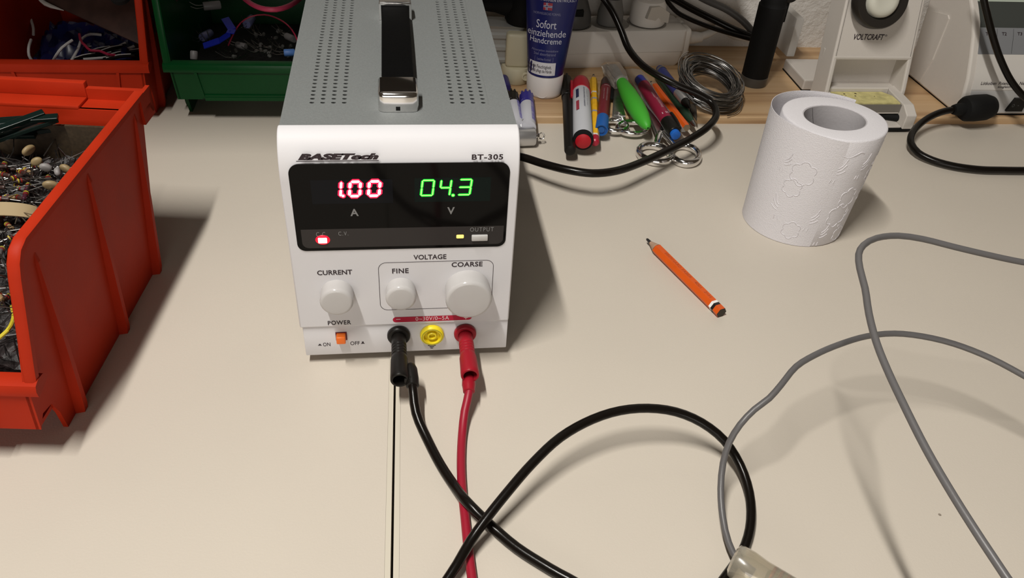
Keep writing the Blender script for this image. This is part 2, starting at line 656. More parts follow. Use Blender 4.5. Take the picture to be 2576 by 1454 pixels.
# lettering in the window
GL = mat('grey_print', (0.20, 0.20, 0.20), 0.6)
m = MB()
face_text(m, 'A', 881, 902, 525.5, 543.5, -0.00036, bold=0.025)
m.build('ampere_lettering', GL, win, smooth=0, label='grey letter A')
m = MB()
face_text(m, 'V', 1125, 1144, 521, 539, -0.00036, bold=0.025)
m.build('volt_lettering', GL, win, smooth=0, label='grey letter V')
m = MB()
face_text(m, 'C.C.', 795, 823, 584, 594.5, -0.0004, spacing=1.25)
face_text(m, 'C.V.', 851, 876, 582.5, 592.5, -0.0004, spacing=1.25)
m.build('mode_lettering', GL, win, smooth=0, label='grey lettering C.C. and C.V.')
m = MB()
face_text(m, 'OUTPUT', 1182.5, 1242, 571.8, 582.3, -0.0004, spacing=1.2)
m.build('output_lettering', GL, win, smooth=0, label='grey lettering OUTPUT')


def lamp(u0, u1, v0, v1, mt, nm, lab, pr=0.0008):
    (x0, _), (x1, _) = FX(u0, (v0 + v1) / 2), FX(u1, (v0 + v1) / 2)
    z0, z1 = FX((u0 + u1) / 2, v1)[1], FX((u0 + u1) / 2, v0)[1]
    mb = MB()
    mb.box((x0, -pr, z0), (x1, 0, z1), min(pr * .5, 0.0004))
    return mb.build(nm, mt, win, label=lab)


lamp(800.5, 823, 596, 609, mat('red_led', (0.5, 0.1, 0.1), 0.4, emit=(1.0, 0.33, 0.30), estr=6.0), 'indicator_lamp', 'glowing red C.C. lamp', 0.0013)
LHALO = (mat('red_led_halo', (0.5, 0.0, 0.02), 0.4, emit=(1.0, 0.008, 0.03), estr=0.9))  # halo round the lit lamp, painted as a faintly glowing dome
(lx_, lz_) = FX(812, 602.5)
m = MB()
m.lathe((lx_, 0, lz_), (lx_, -1, lz_), [(0, 0.0040), (0.0003, 0.0039), (0.0006, 0.0034), (0.0009, 0.0024), (0.0010, 0.0010)], 32, sx=0.92, sy=0.74)
m.build('lamp_halo', LHALO, win, label='red halo painted as a dome round the C.C. lamp')
lamp(1148, 1166.5, 589.5, 598, mat('amber_led', (0.5, 0.3, 0.1), 0.4, emit=(1.0, 0.72, 0.12), estr=1.6), 'indicator_lamp', 'glowing amber output lamp')
lamp(1186, 1226.5, 589, 602.5, mat('silver_button', (0.50, 0.49, 0.48), 0.35), 'output_button', 'silver grey push button', 0.0016)

# printing on the white panel
m = MB()
yy = -0.00012
face_text(m, 'BASETech', 748, 953, 386, 402.5, yy, shear=0.32, bold=0.078, spacing=1.02)
(xa_, za_), (xb_, zb2) = FX(745, 406), FX(953, 403.3)
zz = (za_ + zb2) / 2
m.face([m.bm.verts.new((x, yy, z)) for x, z in ((xa_, zz - 0.00022), (xb_, zz - 0.00022), (xb_, zz + 0.00022), (xa_, zz + 0.00022))])
m.build('brand_lettering', INK, psu, smooth=0, label='underlined slanting lettering BASETech')
m = MB()
face_text(m, 'BT-305', 1187, 1266, 388, 402, yy, bold=0.032, spacing=1.12)
m.build('model_lettering', INK, psu, smooth=0, label='lettering BT-305')
m = MB()
face_text(m, 'VOLTAGE', 1040, 1123, 640.5, 652.5, yy, bold=0.018)
face_text(m, 'COARSE', 1136, 1214, 659, 671, yy, bold=0.022, spacing=1.05)
face_text(m, 'FINE', 986.5, 1028, 675.5, 687.5, yy, bold=0.022, spacing=1.1)
VM = m
m = MB()
face_text(m, 'CURRENT', 797.5, 886, 679.5, 691.5, yy, bold=0.020)
m.build('current_lettering', INK, psu, smooth=0, label='lettering CURRENT')
m = MB()
face_text(m, 'POWER', 824.5, 883, 806.5, 817, yy, bold=0.022, spacing=1.1)
yl = 0.0009 - 0.00012
face_text(m, 'ON', 812.5, 831, 862, 871, yl, bold=0.006)
face_text(m, 'OFF', 881, 905, 859, 868, yl, bold=0.006)


def marks(mb, quads, y):
    for (u0, u1, v0, v1) in quads:
        x0, x1 = FX(u0, v1, y)[0], FX(u1, v1, y)[0]
        z0, z1 = FX(u0, v1, y)[1], FX(u0, v0, y)[1]
        mb.face([mb.bm.verts.new((x, y, z)) for x, z in ((x0, z0), (x1, z0), (x1, z1), (x0, z1))])


marks(m, ((800, 809.5, 868.3, 869.6), (802.5, 807, 865.5, 868.3)), yl)          # pressed-in push switch sign
marks(m, ((908, 917.5, 863.6, 864.9), (910.5, 915, 859.5, 863.6)), yl)          # released push switch sign
m.build('power_lettering', INK, psu, smooth=0, label='lettering POWER, ON, OFF with push switch signs')
m = MB()
marks(m, ((1085.3, 1087.3, 866.5, 868.5), (1076.5, 1096, 868.3, 870.3), (1080.5, 1092, 871.9, 873.5), (1083, 1089.5, 875.3, 876.8)), yl)
m.build('earth_symbol', INK, psu, smooth=0, label='dark earth symbol')
m = VM
# thin rounded frame round the voltage knobs
fx0, fx1 = FX(953.5, 718)[0], FX(1240, 700)[0]
fz0, fz1 = FX(1090, 776)[1], FX(1090, 657)[1]
o1 = rrect(fx0, fx1, fz0, fz1, 0.0042, 8)
o2 = rrect(fx0 + 0.00026, fx1 - 0.00026, fz0 + 0.00026, fz1 - 0.00026, 0.0042 - 0.00026, 8)
for i in range(len(o1)):
    j = (i + 1) % len(o1)
    m.face([m.bm.verts.new((p[0], yy, p[1])) for p in (o1[i], o1[j], o2[j], o2[i])])
m.build('voltage_lettering', INK, psu, smooth=0, label='lettering VOLTAGE, FINE, COARSE and their rounded frame')
m = MB()
bx0, bx1 = FX(988, 804)[0], FX(1186.5, 799)[0]
bz0, bz1 = FX(1087, 807.3)[1], FX(1087, 794.5)[1]
pts = rrect(bx0, bx1, bz0, bz1, (bz1 - bz0) / 2 * .99, 8)
m.face([m.bm.verts.new((a, yy, b)) for a, b in pts])
face_text(m, '0~30V/0~5A', 1045.5, 1129.5, 796, 805.3, yy - 0.0001, 1, spacing=1.1)
face_text(m, '-', 996.5, 1007.5, 802.6, 804.0, yy - 0.0001, 1)
face_text(m, '+', 1167, 1177, 795.5, 803, yy - 0.0001, 1)
m.build('rating_bar', [mat('crimson_print', (0.42, 0.005, 0.035), 0.5), mat('pale_print', (0.80, 0.62, 0.64), 0.6)], psu, smooth=0,
        label='crimson bar reading 0~30V/0~5A')


def knob(u, v, R, L, lab):
    x, z = FX(u, v)
    mb = MB()
    pr = [(0, R * .97), (L - 0.0018, R)]
    for k in range(1, 7):
        a = (PI / 2) * k / 6
        pr.append((L - 0.0018 + 0.0018 * math.sin(a), R - 0.0018 * (1 - math.cos(a))))
    pr.append((L + 0.0001, R * 0.4))
    mb.lathe((x, 0, z), (x, -1, z), pr, 48)
    return mb.build('knob', KNOBW, psu, smooth=45, label=lab)


knob(848.5, 735.5, 0.0085, 0.0090, 'white knob under CURRENT')
knob(1008, 728, 0.0079, 0.0085, 'small white knob under FINE')
knob(1175.5, 724, 0.0121, 0.0112, 'large white knob under COARSE')

# power button in its square hole
(px0, pz0), (px1, pz1) = FX(845.5, 855, 0.0009), FX(872, 834.5, 0.0009)
m = MB()
m.box((px0, 0.0004, pz0), (px1, 0.00075, pz1))
m.build('button_surround', mat('deep_red_gap', (0.12, 0.0, 0.01), 0.5), psu, smooth=0)
m = MB()
m.box((px0 + 0.0005, -0.0035, pz0 + 0.0004), (px1 - 0.0006, 0.0008, pz1 - 0.0003), 0.0006, 3)
m.build('power_button', mat('orange_button', (0.85, 0.165, 0.012), 0.3), psu, label='orange push button beside ON and OFF')


def post(u, v, R, mt, lab, L=0.0034, hole=0.0040, closed=True):
    x, z = FX(u, v, 0.0009)
    mb = MB()
    pr = [(0, R * .92), (L * .25, R)]
    for k in range(1, 6):
        a = (PI / 2) * k / 5
        pr.append((L * .55 + L * .45 * math.sin(a), R - L * .30 * (1 - math.cos(a))))
    pr += [(L, hole), (L - 0.0026, hole * .96)]
    if closed:
        pr += [(L - 0.0026, 0.0)]
    mb.lathe((x, 0.0009, z), (x, -1, z), pr, 40, cap1=closed)
    return mb.build('terminal_socket', mt, psu, smooth=40, label=lab), (x, z)


_, PB = post(1003, 839.5, 0.0063, BLACK, 'black minus terminal')
_, PR = post(1169.5, 834.5, 0.0062, REDP, 'red plus terminal')
yel, PY = post(1086.5, 838, 0.0066, YELP, 'yellow earth terminal', 0.0034, 0.0047)
m = MB()
m.lathe((PY[0], 0, PY[1]), (PY[0], -1, PY[1]), [(-0.0008, 0.0026), (0.0016, 0.0026), (0.0020, 0.0023), (0.0020, 0.0017), (-0.0005, 0.0016), (-0.0005, 0)], 28)
m.build('inner_ring', YELP, yel)
m = MB()
m.lathe((PY[0], 0, PY[1]), (PY[0], -1, PY[1]), [(0.0023, 0.00570), (0.00262, 0.00552), (0.00262, 0.00532), (0.0023, 0.0052)], 40, False, False)
m.build('groove_line', mat('olive_line', (0.25, 0.26, 0.02), 0.5), yel)

# carrying handle
ZH = ZT + 0.0092


def cap_geo(yb, yf, name, fwd):
    """chrome end cap; open towards the strap. fwd = -1: closed end faces the front"""
    mb = MB()
    w = 0.00965
    c = yb if fwd < 0 else yf
    L = abs(yf - yb)
    hs = [0.0, 0.003, 0.0066, 0.0078, 0.0084]
    # rounded-corner box shell built as stacked outlines, then the mouth is cut by leaving one end lower
    def outline(ins):
        r = 0.0028
        x0, x1, y0, y1 = -w + ins, w - ins, ins, L
        pts = rrect(x0, x1, y0, y1, 0.0002, 2, max(r - ins, 0.0006))
        return pts
    rs = []
    for h, ins in ((0.0, 0.0), (0.0074, 0.0), (0.0085, 0.0003), (0.0092, 0.0010), (0.0094, 0.0022)):
        rs.append([Vector((p[0], c - fwd * p[1], ZT + 0.0002 + h + 0.0016 * max(0, p[1] / L) * (1 if h > 0.005 else 0))) for p in outline(ins)])
    mb.rings(rs, True, True, True)
    return mb.build(name, CHROME, psu, smooth=35, label='shiny chrome end cap of the handle')


yc0 = at(1003, 283, ZT).y
yc1 = at(1005, 197, ZT + 0.0105).y
hx = at(1003, 280, ZT).x
ydb = at(1000, 12, ZT + 0.0095).y
m_ = cap_geo(yc0, yc1, 'handle_cap', -1)
m_.location.x = hx
m_ = cap_geo(ydb, ydb + (yc1 - yc0), 'handle_cap', 1)
m_.location.x = hx
m = MB()
m.box((hx - 0.0083, ydb - 0.00025, ZT + 0.0003), (hx + 0.0083, ydb + 0.001, ZT + 0.0091))  # black block painted in for the hollow's shade
m.build('mouth_shade', BLACKM, psu, smooth=0, label='black block for the shade in the rear handle cap mouth')
m = MB()
(sx0, sz0) = FX(996, 278, yc0)
m.box((hx - 0.0013, yc0 - 0.00012, ZT + 0.0010), (hx + 0.0008, yc0 + 0.0005, ZT + 0.0030))
m.build('cap_slot', BLACKM, psu, smooth=0)
m = MB()
n = 14
top, rs = [], []
for k in range(n + 1):
    y = yc0 + 0.006 + (ydb + 0.006 - yc0 - 0.006) * k / n
    z = ZT + 0.0072 + 0.0010 * math.sin(PI * k / n)
    w_ = 0.0079
    rs.append([Vector((hx + sx_ * w_, y, z + dz_)) for sx_, dz_ in ((-1, -0.0011), (1, -0.0011), (1, 0.0006), (0.92, 0.0011), (-0.92, 0.0011), (-1, 0.0006))])
m.rings(rs)
m.build('handle_strap', STRAP, psu, smooth=30, label='black plastic carrying strap')
# ------------------------------------------------------------------ test leads
def banana_plug(nm, root, post, mt, end_px, roll_side, L):
    x, z = post
    p0 = Vector((x, -0.0020, z))
    d = Vector((0, -1, 0))
    mb = MB()
    pr = [(0, 0.0034), (0.0006, 0.0039), (0.006, 0.0040)]
    for k in range(4):                                  # finger grooves
        t = 0.008 + k * 0.0022
        pr += [(t, 0.0041), (t + 0.0006, 0.00385), (t + 0.0012, 0.0041)]
    pr += [(0.0185, 0.0046), (L - 0.003, 0.0049), (L - 0.0006, 0.0049), (L, 0.0046), (L, 0.0036), (L - 0.010, 0.0033), (L - 0.010, 0.0001)]
    mb.lathe(p0, p0 + d, pr, 32, cap1=True)
    return mb.build('plug', mt, root, smooth=40), p0 + d * L


def plug_len(u, v, post):
    p = at(u, v, post[1])
    return -0.0020 - p.y


LB = plug_len(1008, 957, PB)
LR = plug_len(1180, 946, PR)
bl = thing('test_lead', 'black test lead plugged into the minus terminal', 'cable', (0, 0, 0))
pl, eB = banana_plug('plug', bl, PB, BLACK, None, 1, LB)
rl = thing('test_lead', 'red test lead plugged into the plus terminal', 'cable', (0, 0, 0))
pr_, eR = banana_plug('plug', rl, PR, REDP, None, 0, LR)

# strain relief bosses (the lead leaves each plug beside its open end)
m = MB()
b0 = eB + Vector((0.0056, 0.013, -0.0008))
b1 = eB + Vector((0.0064, -0.0010, -0.0030))
m.lathe(b0, b1, [(0, 0.0010), (0.0015, 0.0026), (0.004, 0.0034), (0.010, 0.0036), (0.0145, 0.0034), (0.0149, 0.0026)], 24)
m.box(eB + Vector((0.002, 0.000, -0.0042)), eB + Vector((0.0068, 0.011, 0.0010)), 0.0012)
m.build('strain_relief', BLACK, bl)
RB = 0.00245
m = MB()
pts = [b1 + Vector((-0.0003, 0.006, 0.0006)), b1]
for u, v, z in ((1047, 1040, 0.010), (1075, 1105, 0.0050), (1110, 1172, 0.0032), (1150, 1232, 0.0040), (1172, 1260, 0.0074), (1200, 1289, 0.0066), (1240, 1327, 0.0034), (1300, 1378, 0.0027), (1385, 1432, 0.0027), (1470, 1482, 0.0027), (1540, 1560, 0.0027), (1560, 1750, 0.0027), (1540, 2000, 0.0027)):
    pts.append(at(u, v, z))
m.tube(pts, RB, 16)
m.build('lead_wire', BLACKR, bl, label='glossy black insulated wire')

m = MB()
r0 = eR + Vector((-0.0004, 0.005, -0.0045))
r1 = eR + Vector((-0.0009, -0.0055, -0.0062))
m.lathe(r0, r1, [(0, 0.0020), (0.002, 0.0034), (0.0062, 0.0036), (0.0080, 0.0033), (0.0104, 0.0031), (0.0108, 0.0024)], 24)
m.build('strain_relief', REDP, rl)
REDW = mat('red_silicone_wire', (0.29, 0.006, 0.022), 0.45)
m = MB()
pts = [r1 + Vector((0.0002, 0.006, 0.0008)), r1]
for u, v, z in ((1169, 1035, 0.0075), (1163, 1090, 0.0032), (1160, 1160, 0.0023), (1163, 1235, 0.0023), (1170, 1300, 0.0023), (1177, 1370, 0.0023), (1187, 1450, 0.0023), (1200, 1540, 0.0023), (1215, 1620, 0.0023), (1235, 1850, 0.0023), (1240, 2150, 0.0023)):
    pts.append(at(u, v, z))
m.tube(pts, 0.0022, 16)
m.build('lead_wire', REDW, rl, label='red insulated wire')

# loose black cable looping across the foreground
m = MB()
pts = []
for u, v, z in ((880, 2100, 0.0027), (960, 1820, 0.0027), (1050, 1590, 0.0027), (1105, 1490, 0.0046), (1150, 1420, 0.0076), (1183, 1362, 0.0090), (1218, 1312, 0.0125), (1275, 1240, 0.017), (1340, 1165, 0.021), (1410, 1100, 0.025), (1490, 1055, 0.027), (1560, 1033, 0.028), (1630, 1027, 0.028),
                (1700, 1036, 0.026), (1765, 1063, 0.022), (1822, 1108, 0.016), (1862, 1170, 0.010), (1885, 1240, 0.006), (1889, 1310, 0.0035), (1875, 1372, 0.0025), (1845, 1425, 0.0025), (1812, 1470, 0.0025), (1770, 1540, 0.0025), (1750, 1700, 0.0025), (1760, 2000, 0.0025)):
    pts.append(at(u, v, z))
m.tube(pts, 0.0023, 16)
tag(m.build('black_cable', BLACKR), 'loose black cable arching in a wide loop in the foreground, ending under the glassy sleeve', 'cable')

# ------------------------------------------------------------------ grey cables (held up in the air, their far ends outside the picture)
m = MB()
pts = [Vector((0.80, -0.02, 0.090)), Vector((0.55, -0.05, 0.100))]
for u, v, z in ((2760, 680, 0.112), (2660, 672, 0.114), (2570, 659, 0.115), (2480, 640, 0.117), (2400, 621, 0.119), (2320, 601, 0.121), (2260, 593, 0.1225), (2205, 599, 0.124), (2172, 617, 0.125), (2160, 640, 0.125), (2163, 675, 0.124), (2176, 725, 0.122),
                (2186, 790, 0.120), (2205, 862, 0.118), (2232, 930, 0.116), (2272, 1015, 0.1145), (2330, 1130, 0.112), (2400, 1250, 0.110), (2470, 1360, 0.108), (2530, 1450, 0.106), (2600, 1560, 0.104)):
    pts.append(at(u, v, z))
pts += [Vector((0.150, -0.36, 0.085)), Vector((0.14, -0.55, 0.05)), Vector((0.13, -0.74, 0.004))]
m.tube(pts, 0.00142, 14)
a1 = tag(m.build('grey_cable', GREYCAB), 'grey cable bent sharply beside the toilet roll, running straight down to the lower right', 'cable')
m = MB()
pts = [Vector((0.72, -0.30, 0.010)), Vector((0.50, -0.20, 0.030))]
for u, v, z in ((2750, 1065, 0.045), (2650, 990, 0.048), (2570, 942, 0.050), (2490, 900, 0.052), (2400, 865, 0.054), (2320, 846, 0.055), (2250, 839, 0.055), (2180, 846, 0.055), (2110, 867, 0.055), (2050, 893, 0.055), (2003, 922, 0.054), (1965, 968, 0.052), (1935, 1002, 0.049),
                (1898, 1030, 0.045), (1862, 1068, 0.040), (1835, 1112, 0.032), (1819, 1165, 0.024), (1813, 1230, 0.017), (1818, 1300, 0.0115), (1833, 1365, 0.0085), (1858, 1412, 0.0080), (1895, 1440, 0.0080)):
    pts.append(at(u, v, z))
m.tube(pts, 0.00155, 14)
gc = m.build('grey_cable', GREYCAB)
tag(gc, 'wavy grey cable curving down to the left and ending in the glassy sleeve', 'cable')

# translucent sleeve at the lower edge, with a copper-coloured coil inside
sl = thing('shrink_sleeve', 'clear glassy sleeve with copper inside at the end of the wavy grey cable', 'sleeve', (0, 0, 0))
q0 = at(1862, 1418, 0.0092)
q1 = at(2010, 1500, 0.0085)
ax = (q1 - q0)
Ls = ax.length
m = MB()
pr = [(-0.0040, 0.0002), (-0.0038, 0.0052), (-0.0028, 0.0072), (-0.001, 0.0078), (0.004, 0.0077), (0.010, 0.0068), (0.016, 0.0066), (Ls, 0.0062), (Ls + 0.02, 0.0060)]
m.lathe(q0, q1, pr, 36)
m.build('sleeve', mat('cloudy_resin', (0.80, 0.73, 0.58), 0.22, trans=0.78, ior=1.40, coat=1.0), sl, label='clear yellowish sleeve')
m = MB()
dirn = ax.normalized()
sidev = dirn.cross(Vector((0, 0, 1))).normalized()
upv = sidev.cross(dirn)
pts = []
for k in range(150):
    t = k / 149
    a = t * 2 * PI * 9
    pts.append(q0 + dirn * (0.0125 + t * (Ls + 0.002)) + sidev * 0.0052 * math.cos(a) + upv * 0.0052 * math.sin(a))
m.tube(pts, 0.0008, 6, smooth=False)
m.build('copper_coil', mat('copper', (0.80, 0.32, 0.14), 0.25, 1.0), sl)
m = MB()
m.lathe(q0 + dirn * 0.002, q1, [(0.009, 0.0020), (0.012, 0.0046), (Ls + 0.01, 0.0048)], 20)
m.build('inner_core', mat('olive_core', (0.16, 0.14, 0.06), 0.3), sl)

# ------------------------------------------------------------------ orange pencil
PENO = mat('orange_lacquer', (0.62, 0.090, 0.008), 0.36, vary=0.05, vscale=120)
WOODP = mat('cedar', (0.42, 0.27, 0.18), 0.7, vary=0.12, vscale=300)
LEAD = mat('graphite', (0.022, 0.020, 0.020), 0.4)


def hexring(c, a, b, r, n=6, ph=0.0):
    return [c + a * (r * math.cos(2 * PI * k / n + ph)) + b * (r * math.sin(2 * PI * k / n + ph)) for k in range(n)]


def pencil(label, group, p0, p1, R, body, bands, tip=0.013, blunt=0.0016, lead_len=0.003, end=None, eraser=None, lettering=None, lean=None):
    """p0 = lead tip, p1 = far end (axis points)."""
    t = thing('pencil', label, 'pencil', (0, 0, 0), 0, group)
    p0, p1 = Vector(p0), Vector(p1)
    d = (p1 - p0)
    L = d.length
    d.normalize()
    a = d.cross(Vector((0, 0, 1))).normalized()
    b = a.cross(d)
    ph = PI / 6 * 0
    mb = MB()
    cuts = [tip]
    mis = []
    for s, e_, mi in bands:
        cuts += [s, e_]
    cuts.append(L)
    cuts = sorted(set(round(c, 6) for c in cuts))
    for i in range(len(cuts) - 1):
        c0, c1 = cuts[i], cuts[i + 1]
        mi = 0
        for s, e_, k in bands:
            if s - 3e-6 <= c0 and c1 <= e_ + 3e-6:
                mi = k
        mb.rings([hexring(p0 + d * c0, a, b, R, ph=ph), hexring(p0 + d * c1, a, b, R, ph=ph)], True, False, False, mi)
    mb.face([mb.bm.verts.new(p) for p in hexring(p0 + d * L, a, b, R, ph=ph)], len(body) - 1)
    mb.build('barrel', body, t, smooth=0)
    mb = MB()
    wob = [tip + (0.0012 if k % 2 else -0.0004) for k in range(6)]
    mb.rings([hexring(p0 + d * lead_len, a, b, blunt, 12), hexring(p0 + d * (tip * 0.98), a, b, R * .93, 12)], True, True, True)
    mb.build('sharpened_wood', WOODP, t, smooth=30)
    mb = MB()
    mb.rings([hexring(p0, a, b, blunt * .45, 10), hexring(p0 + d * 0.0008, a, b, blunt * .8, 10), hexring(p0 + d * (lead_len + 0.0008), a, b, blunt * .97, 10)], True, True, True)
    mb.build('lead', LEAD, t, smooth=40)
    if eraser:
        mb = MB()
        mb.lathe(p0 + d * L, p1 + d, [(0, R * .98), (0.004, R), (0.008, R * .95), (0.0092, R * .6)], 20)
        mb.build('eraser', eraser, t)
    if lettering:
        s, t0, t1, mt, w = lettering
        mb = MB()
        n1 = hexring(Vector((0, 0, 0)), a, b, R, ph=ph)
        # upper face nearest the viewer
        best, bi = -9, 0
        for k in range(6):
            nrm = ((n1[k] + n1[(k + 1) % 6]) / 2).normalized()
            sc = nrm.z + 0.35 * nrm.dot((CAM - p0).normalized())
            if sc > best:
                best, bi = sc, k
        mid = (n1[bi] + n1[(bi + 1) % 6]) / 2
        nrm = mid.normalized()
        ed = d.cross(nrm).normalized()
        if ed.dot(Vector((0, -1, 0))) > 0 and False:
            ed = -ed
        add_text(mb, s, lambda u, v: p0 + d * (t0 + u * (t1 - t0)) + mid + nrm * 0.00006 - ed * ((v - .5) * w))
        mb.build('imprint', mt, t, smooth=0, label='faint imprint reading ' + s)
    return t


RP = 0.0037
p_tip = at(1627, 601, 0.0042)
p_end = at(1815, 787, 0.0034)
Lp = (p_end - p_tip).length
pencil('short orange pencil lying alone in the middle of the worktop', None, p_tip, p_end, RP,
       [PENO, mat('white_band', (0.80, 0.79, 0.76), 0.4), mat('black_band', (0.012, 0.010, 0.010), 0.4), mat('worn_wood_end', (0.045, 0.035, 0.025), 0.8)],
       [(Lp - 0.0086, Lp - 0.0066, 1), (Lp - 0.0066, Lp - 0.0044, 2)], tip=0.0125, blunt=0.0012, lead_len=0.0048,
       lettering=('EBERHARD FABER    4001   2=H', 0.022, Lp - 0.012, mat('faint_imprint', (0.36, 0.055, 0.008), 0.4), 0.0021))

# ------------------------------------------------------------------ toilet roll
tr = thing('toilet_roll', 'white embossed toilet paper roll standing on the worktop', 'toilet roll', (0.2842, 0.1305, 0))
HR = 0.085
lean = Vector((0.0036, -0.0030, HR))


def gap_at(t_):
    return -0.0005 + 0.0084 * math.sin(PI * min(1, t_ * 0.97)) ** 1.15 * (0.35 + 0.65 * min(1, t_ * 1.6)) + 0.0012 * t_


def roll_pt(ang, r, h):
    return Vector((0, 0, 0)) + lean * (h / HR) + Vector((r * math.cos(ang), r * math.sin(ang), 0))


def r_out(ang, h):
    k = h / HR
    return 0.0334 + 0.0006 * math.cos(2 * ang + 0.6) + 0.0005 * math.sin(3 * ang) * k + 0.0012 * k * max(0, math.cos(ang + 0.1)) ** 3 - 0.0006 * (1 - k)


def r_in(ang):
    return 0.0193 + 0.0014 * math.cos(2 * (ang - 0.1))


NA = 96
m = MB()
rs = []
for h, ins in ((0, 0.0008), (0.001, 0), (0.02, 0), (0.04, 0), (0.06, 0), (HR - 0.0012, 0), (HR - 0.0003, 0.0005), (HR, 0.0014)):
    rs.append([roll_pt(2 * PI * k / NA, r_out(2 * PI * k / NA, h) - ins, h) for k in range(NA)])
for h in (HR, 0.001):
    rs.append([roll_pt(2 * PI * k / NA, r_in(2 * PI * k / NA) + 0.0008, h - (0.0002 if h > .05 else 0)) for k in range(NA)])
m.rings(rs, True, False, False)
m.build('paper', PAPER, tr, smooth=50)
m = MB()
rs = []
for h, ri in ((0.0005, 0.0008), (HR - 0.0005, 0.0008), (HR - 0.0005, 0.0), (0.0005, 0.0)):
    rs.append([roll_pt(2 * PI * k / NA, r_in(2 * PI * k / NA) + ri, h) for k in range(NA)])
m.rings(rs, True, False, False)
m.build('core', CARD, tr, smooth=50, label='grey cardboard core')
m = MB()
pts = []
for k in range(20):
    a = math.radians(118) - k * math.radians(58) / 19
    pts.append(roll_pt(a, r_in(a) - 0.0001, HR - 0.001 - k * 0.002))
m.tube(pts, 0.00018, 5, smooth=False)
m.build('core_seam', mat('core_seam_grey', (0.14, 0.13, 0.13), 0.8), tr)
# the loose outer sheet wrapped round the left and the back
m = MB()
sh_in, sh_out = [], []
rings_ = []
n = 60
for i in range(n + 1):
    t_ = i / n
    ang = math.radians(268) - t_ * math.radians(226)
    gap = gap_at(t_)
    col = []
    for h in [HR * j / 8 for j in range(9)] + [HR + 0.0012]:
        g = gap * (0.45 + 0.55 * h / HR)
        r = r_out(ang, min(h, HR)) + g
        col.append(r)
    rings_.append((ang, col))
hs = [HR * j / 8 for j in range(9)] + [HR + 0.0012]
hs[0] = 0.0003
top_cut = [min(1.0, i / 14) for i in range(n + 1)]
grid0 = [[m.bm.verts.new(roll_pt(a, col[j], hs[j] - (0.0028 * (1 - top_cut[i]) * j / 9))) for j in range(10)] for i, (a, col) in enumerate(rings_)]
grid1 = [[m.bm.verts.new(roll_pt(a, col[j] + 0.0003, hs[j] - (0.0028 * (1 - top_cut[i]) * j / 9))) for j in range(10)] for i, (a, col) in enumerate(rings_)]
for i in range(n):
    for j in range(9):
        m.face((grid0[i][j], grid0[i + 1][j], grid0[i + 1][j + 1], grid0[i][j + 1]))
        m.face((grid1[i][j], grid1[i][j + 1], grid1[i + 1][j + 1], grid1[i + 1][j]))
    m.face((grid0[i][9], grid0[i + 1][9], grid1[i + 1][9], grid1[i][9]))
    m.face((grid0[i][0], grid1[i][0], grid1[i + 1][0], grid0[i + 1][0]))
for j in range(9):
    m.face((grid0[0][j], grid0[0][j + 1], grid1[0][j + 1], grid1[0][j]))
    m.face((grid0[n][j], grid1[n][j], grid1[n][j + 1], grid0[n][j + 1]))
m.build('loose_sheet', PAPER, tr, smooth=50, label='loose outer sheet standing off the roll')


# embossed strokes: little feathers, scalloped clouds
def sheet_r(ang, h):
    best = r_out(ang, h)
    d_ = math.degrees(ang) % 360
    t_ = (268 - d_) / 226
    if 0 <= t_ <= 1:
        gap = gap_at(t_)
        best += gap * (0.45 + 0.55 * h / HR) + 0.0003
    return best


m = MB()


def stroke(pts2, r=0.00032):
    P = []
    for deg, h in pts2:
        a = math.radians(deg)
        P.append(roll_pt(a, sheet_r(a, h) - 0.00002, h))
    m.tube(P, r, 6, step=0.0008)


def feather(deg, h, s=1.0, flip=1):
    for k in range(3):
        stroke([(deg, h + k * 0.0022 * s), (deg + flip * 4 * s, h + (k * 0.0030 + .0006) * s), (deg + flip * (9 - k) * s, h + (k * 0.0045 + .0028) * s)])
    stroke([(deg - flip * 3 * s, h - 0.004 * s), (deg - flip * 4 * s, h - 0.0065 * s)])
    stroke([(deg + flip * 1 * s, h - 0.004 * s), (deg + flip * 0.5 * s, h - 0.007 * s)])


def cloud(deg, h, s=1.0):
    n_ = 6
    for k in range(n_):
        a0 = PI * (0.05 + 1.95 * k / n_)
        a1 = PI * (0.05 + 1.95 * (k + .88) / n_)
        P_ = []
        for q in range(6):
            t_ = q / 5
            an = a0 + (a1 - a0) * t_
            rr = 1 + 0.22 * math.sin(PI * t_)
            P_.append((deg + 9 * s * rr * math.cos(an), h + 0.0058 * s * rr * math.sin(an)))
        stroke(P_)


for deg, h, s, fl in ((292, 0.062, 1, 1), (262, 0.060, 1, 1), (318, 0.068, .9, 1), (255, 0.020, 1, 1), (215, 0.024, 1, -1), (275, 0.008, 1, 1), (318, 0.040, .9, 1), (300, 0.020, .7, 1), (205, 0.058, .8, 1)):
    feather(deg, h, s, fl)
for deg, h, s in ((292, 0.040, 1.15), (288, 0.026, 1.35), (228, 0.056, 1.3), (222, 0.044, 1.0), (238, 0.012, 1.0), (318, 0.055, .8), (305, 0.008, .9)):
    cloud(deg, h, s)
stroke([(262, 0.0735), (268, 0.0725), (275, 0.0745), (281, 0.0765), (286, 0.0755)])
m.build('embossing', PAPER, tr, smooth=60, label='embossed feathers and cloud outlines')
# ------------------------------------------------------------------ storage bins
BD, BH = 0.170, 0.110           # depth, height


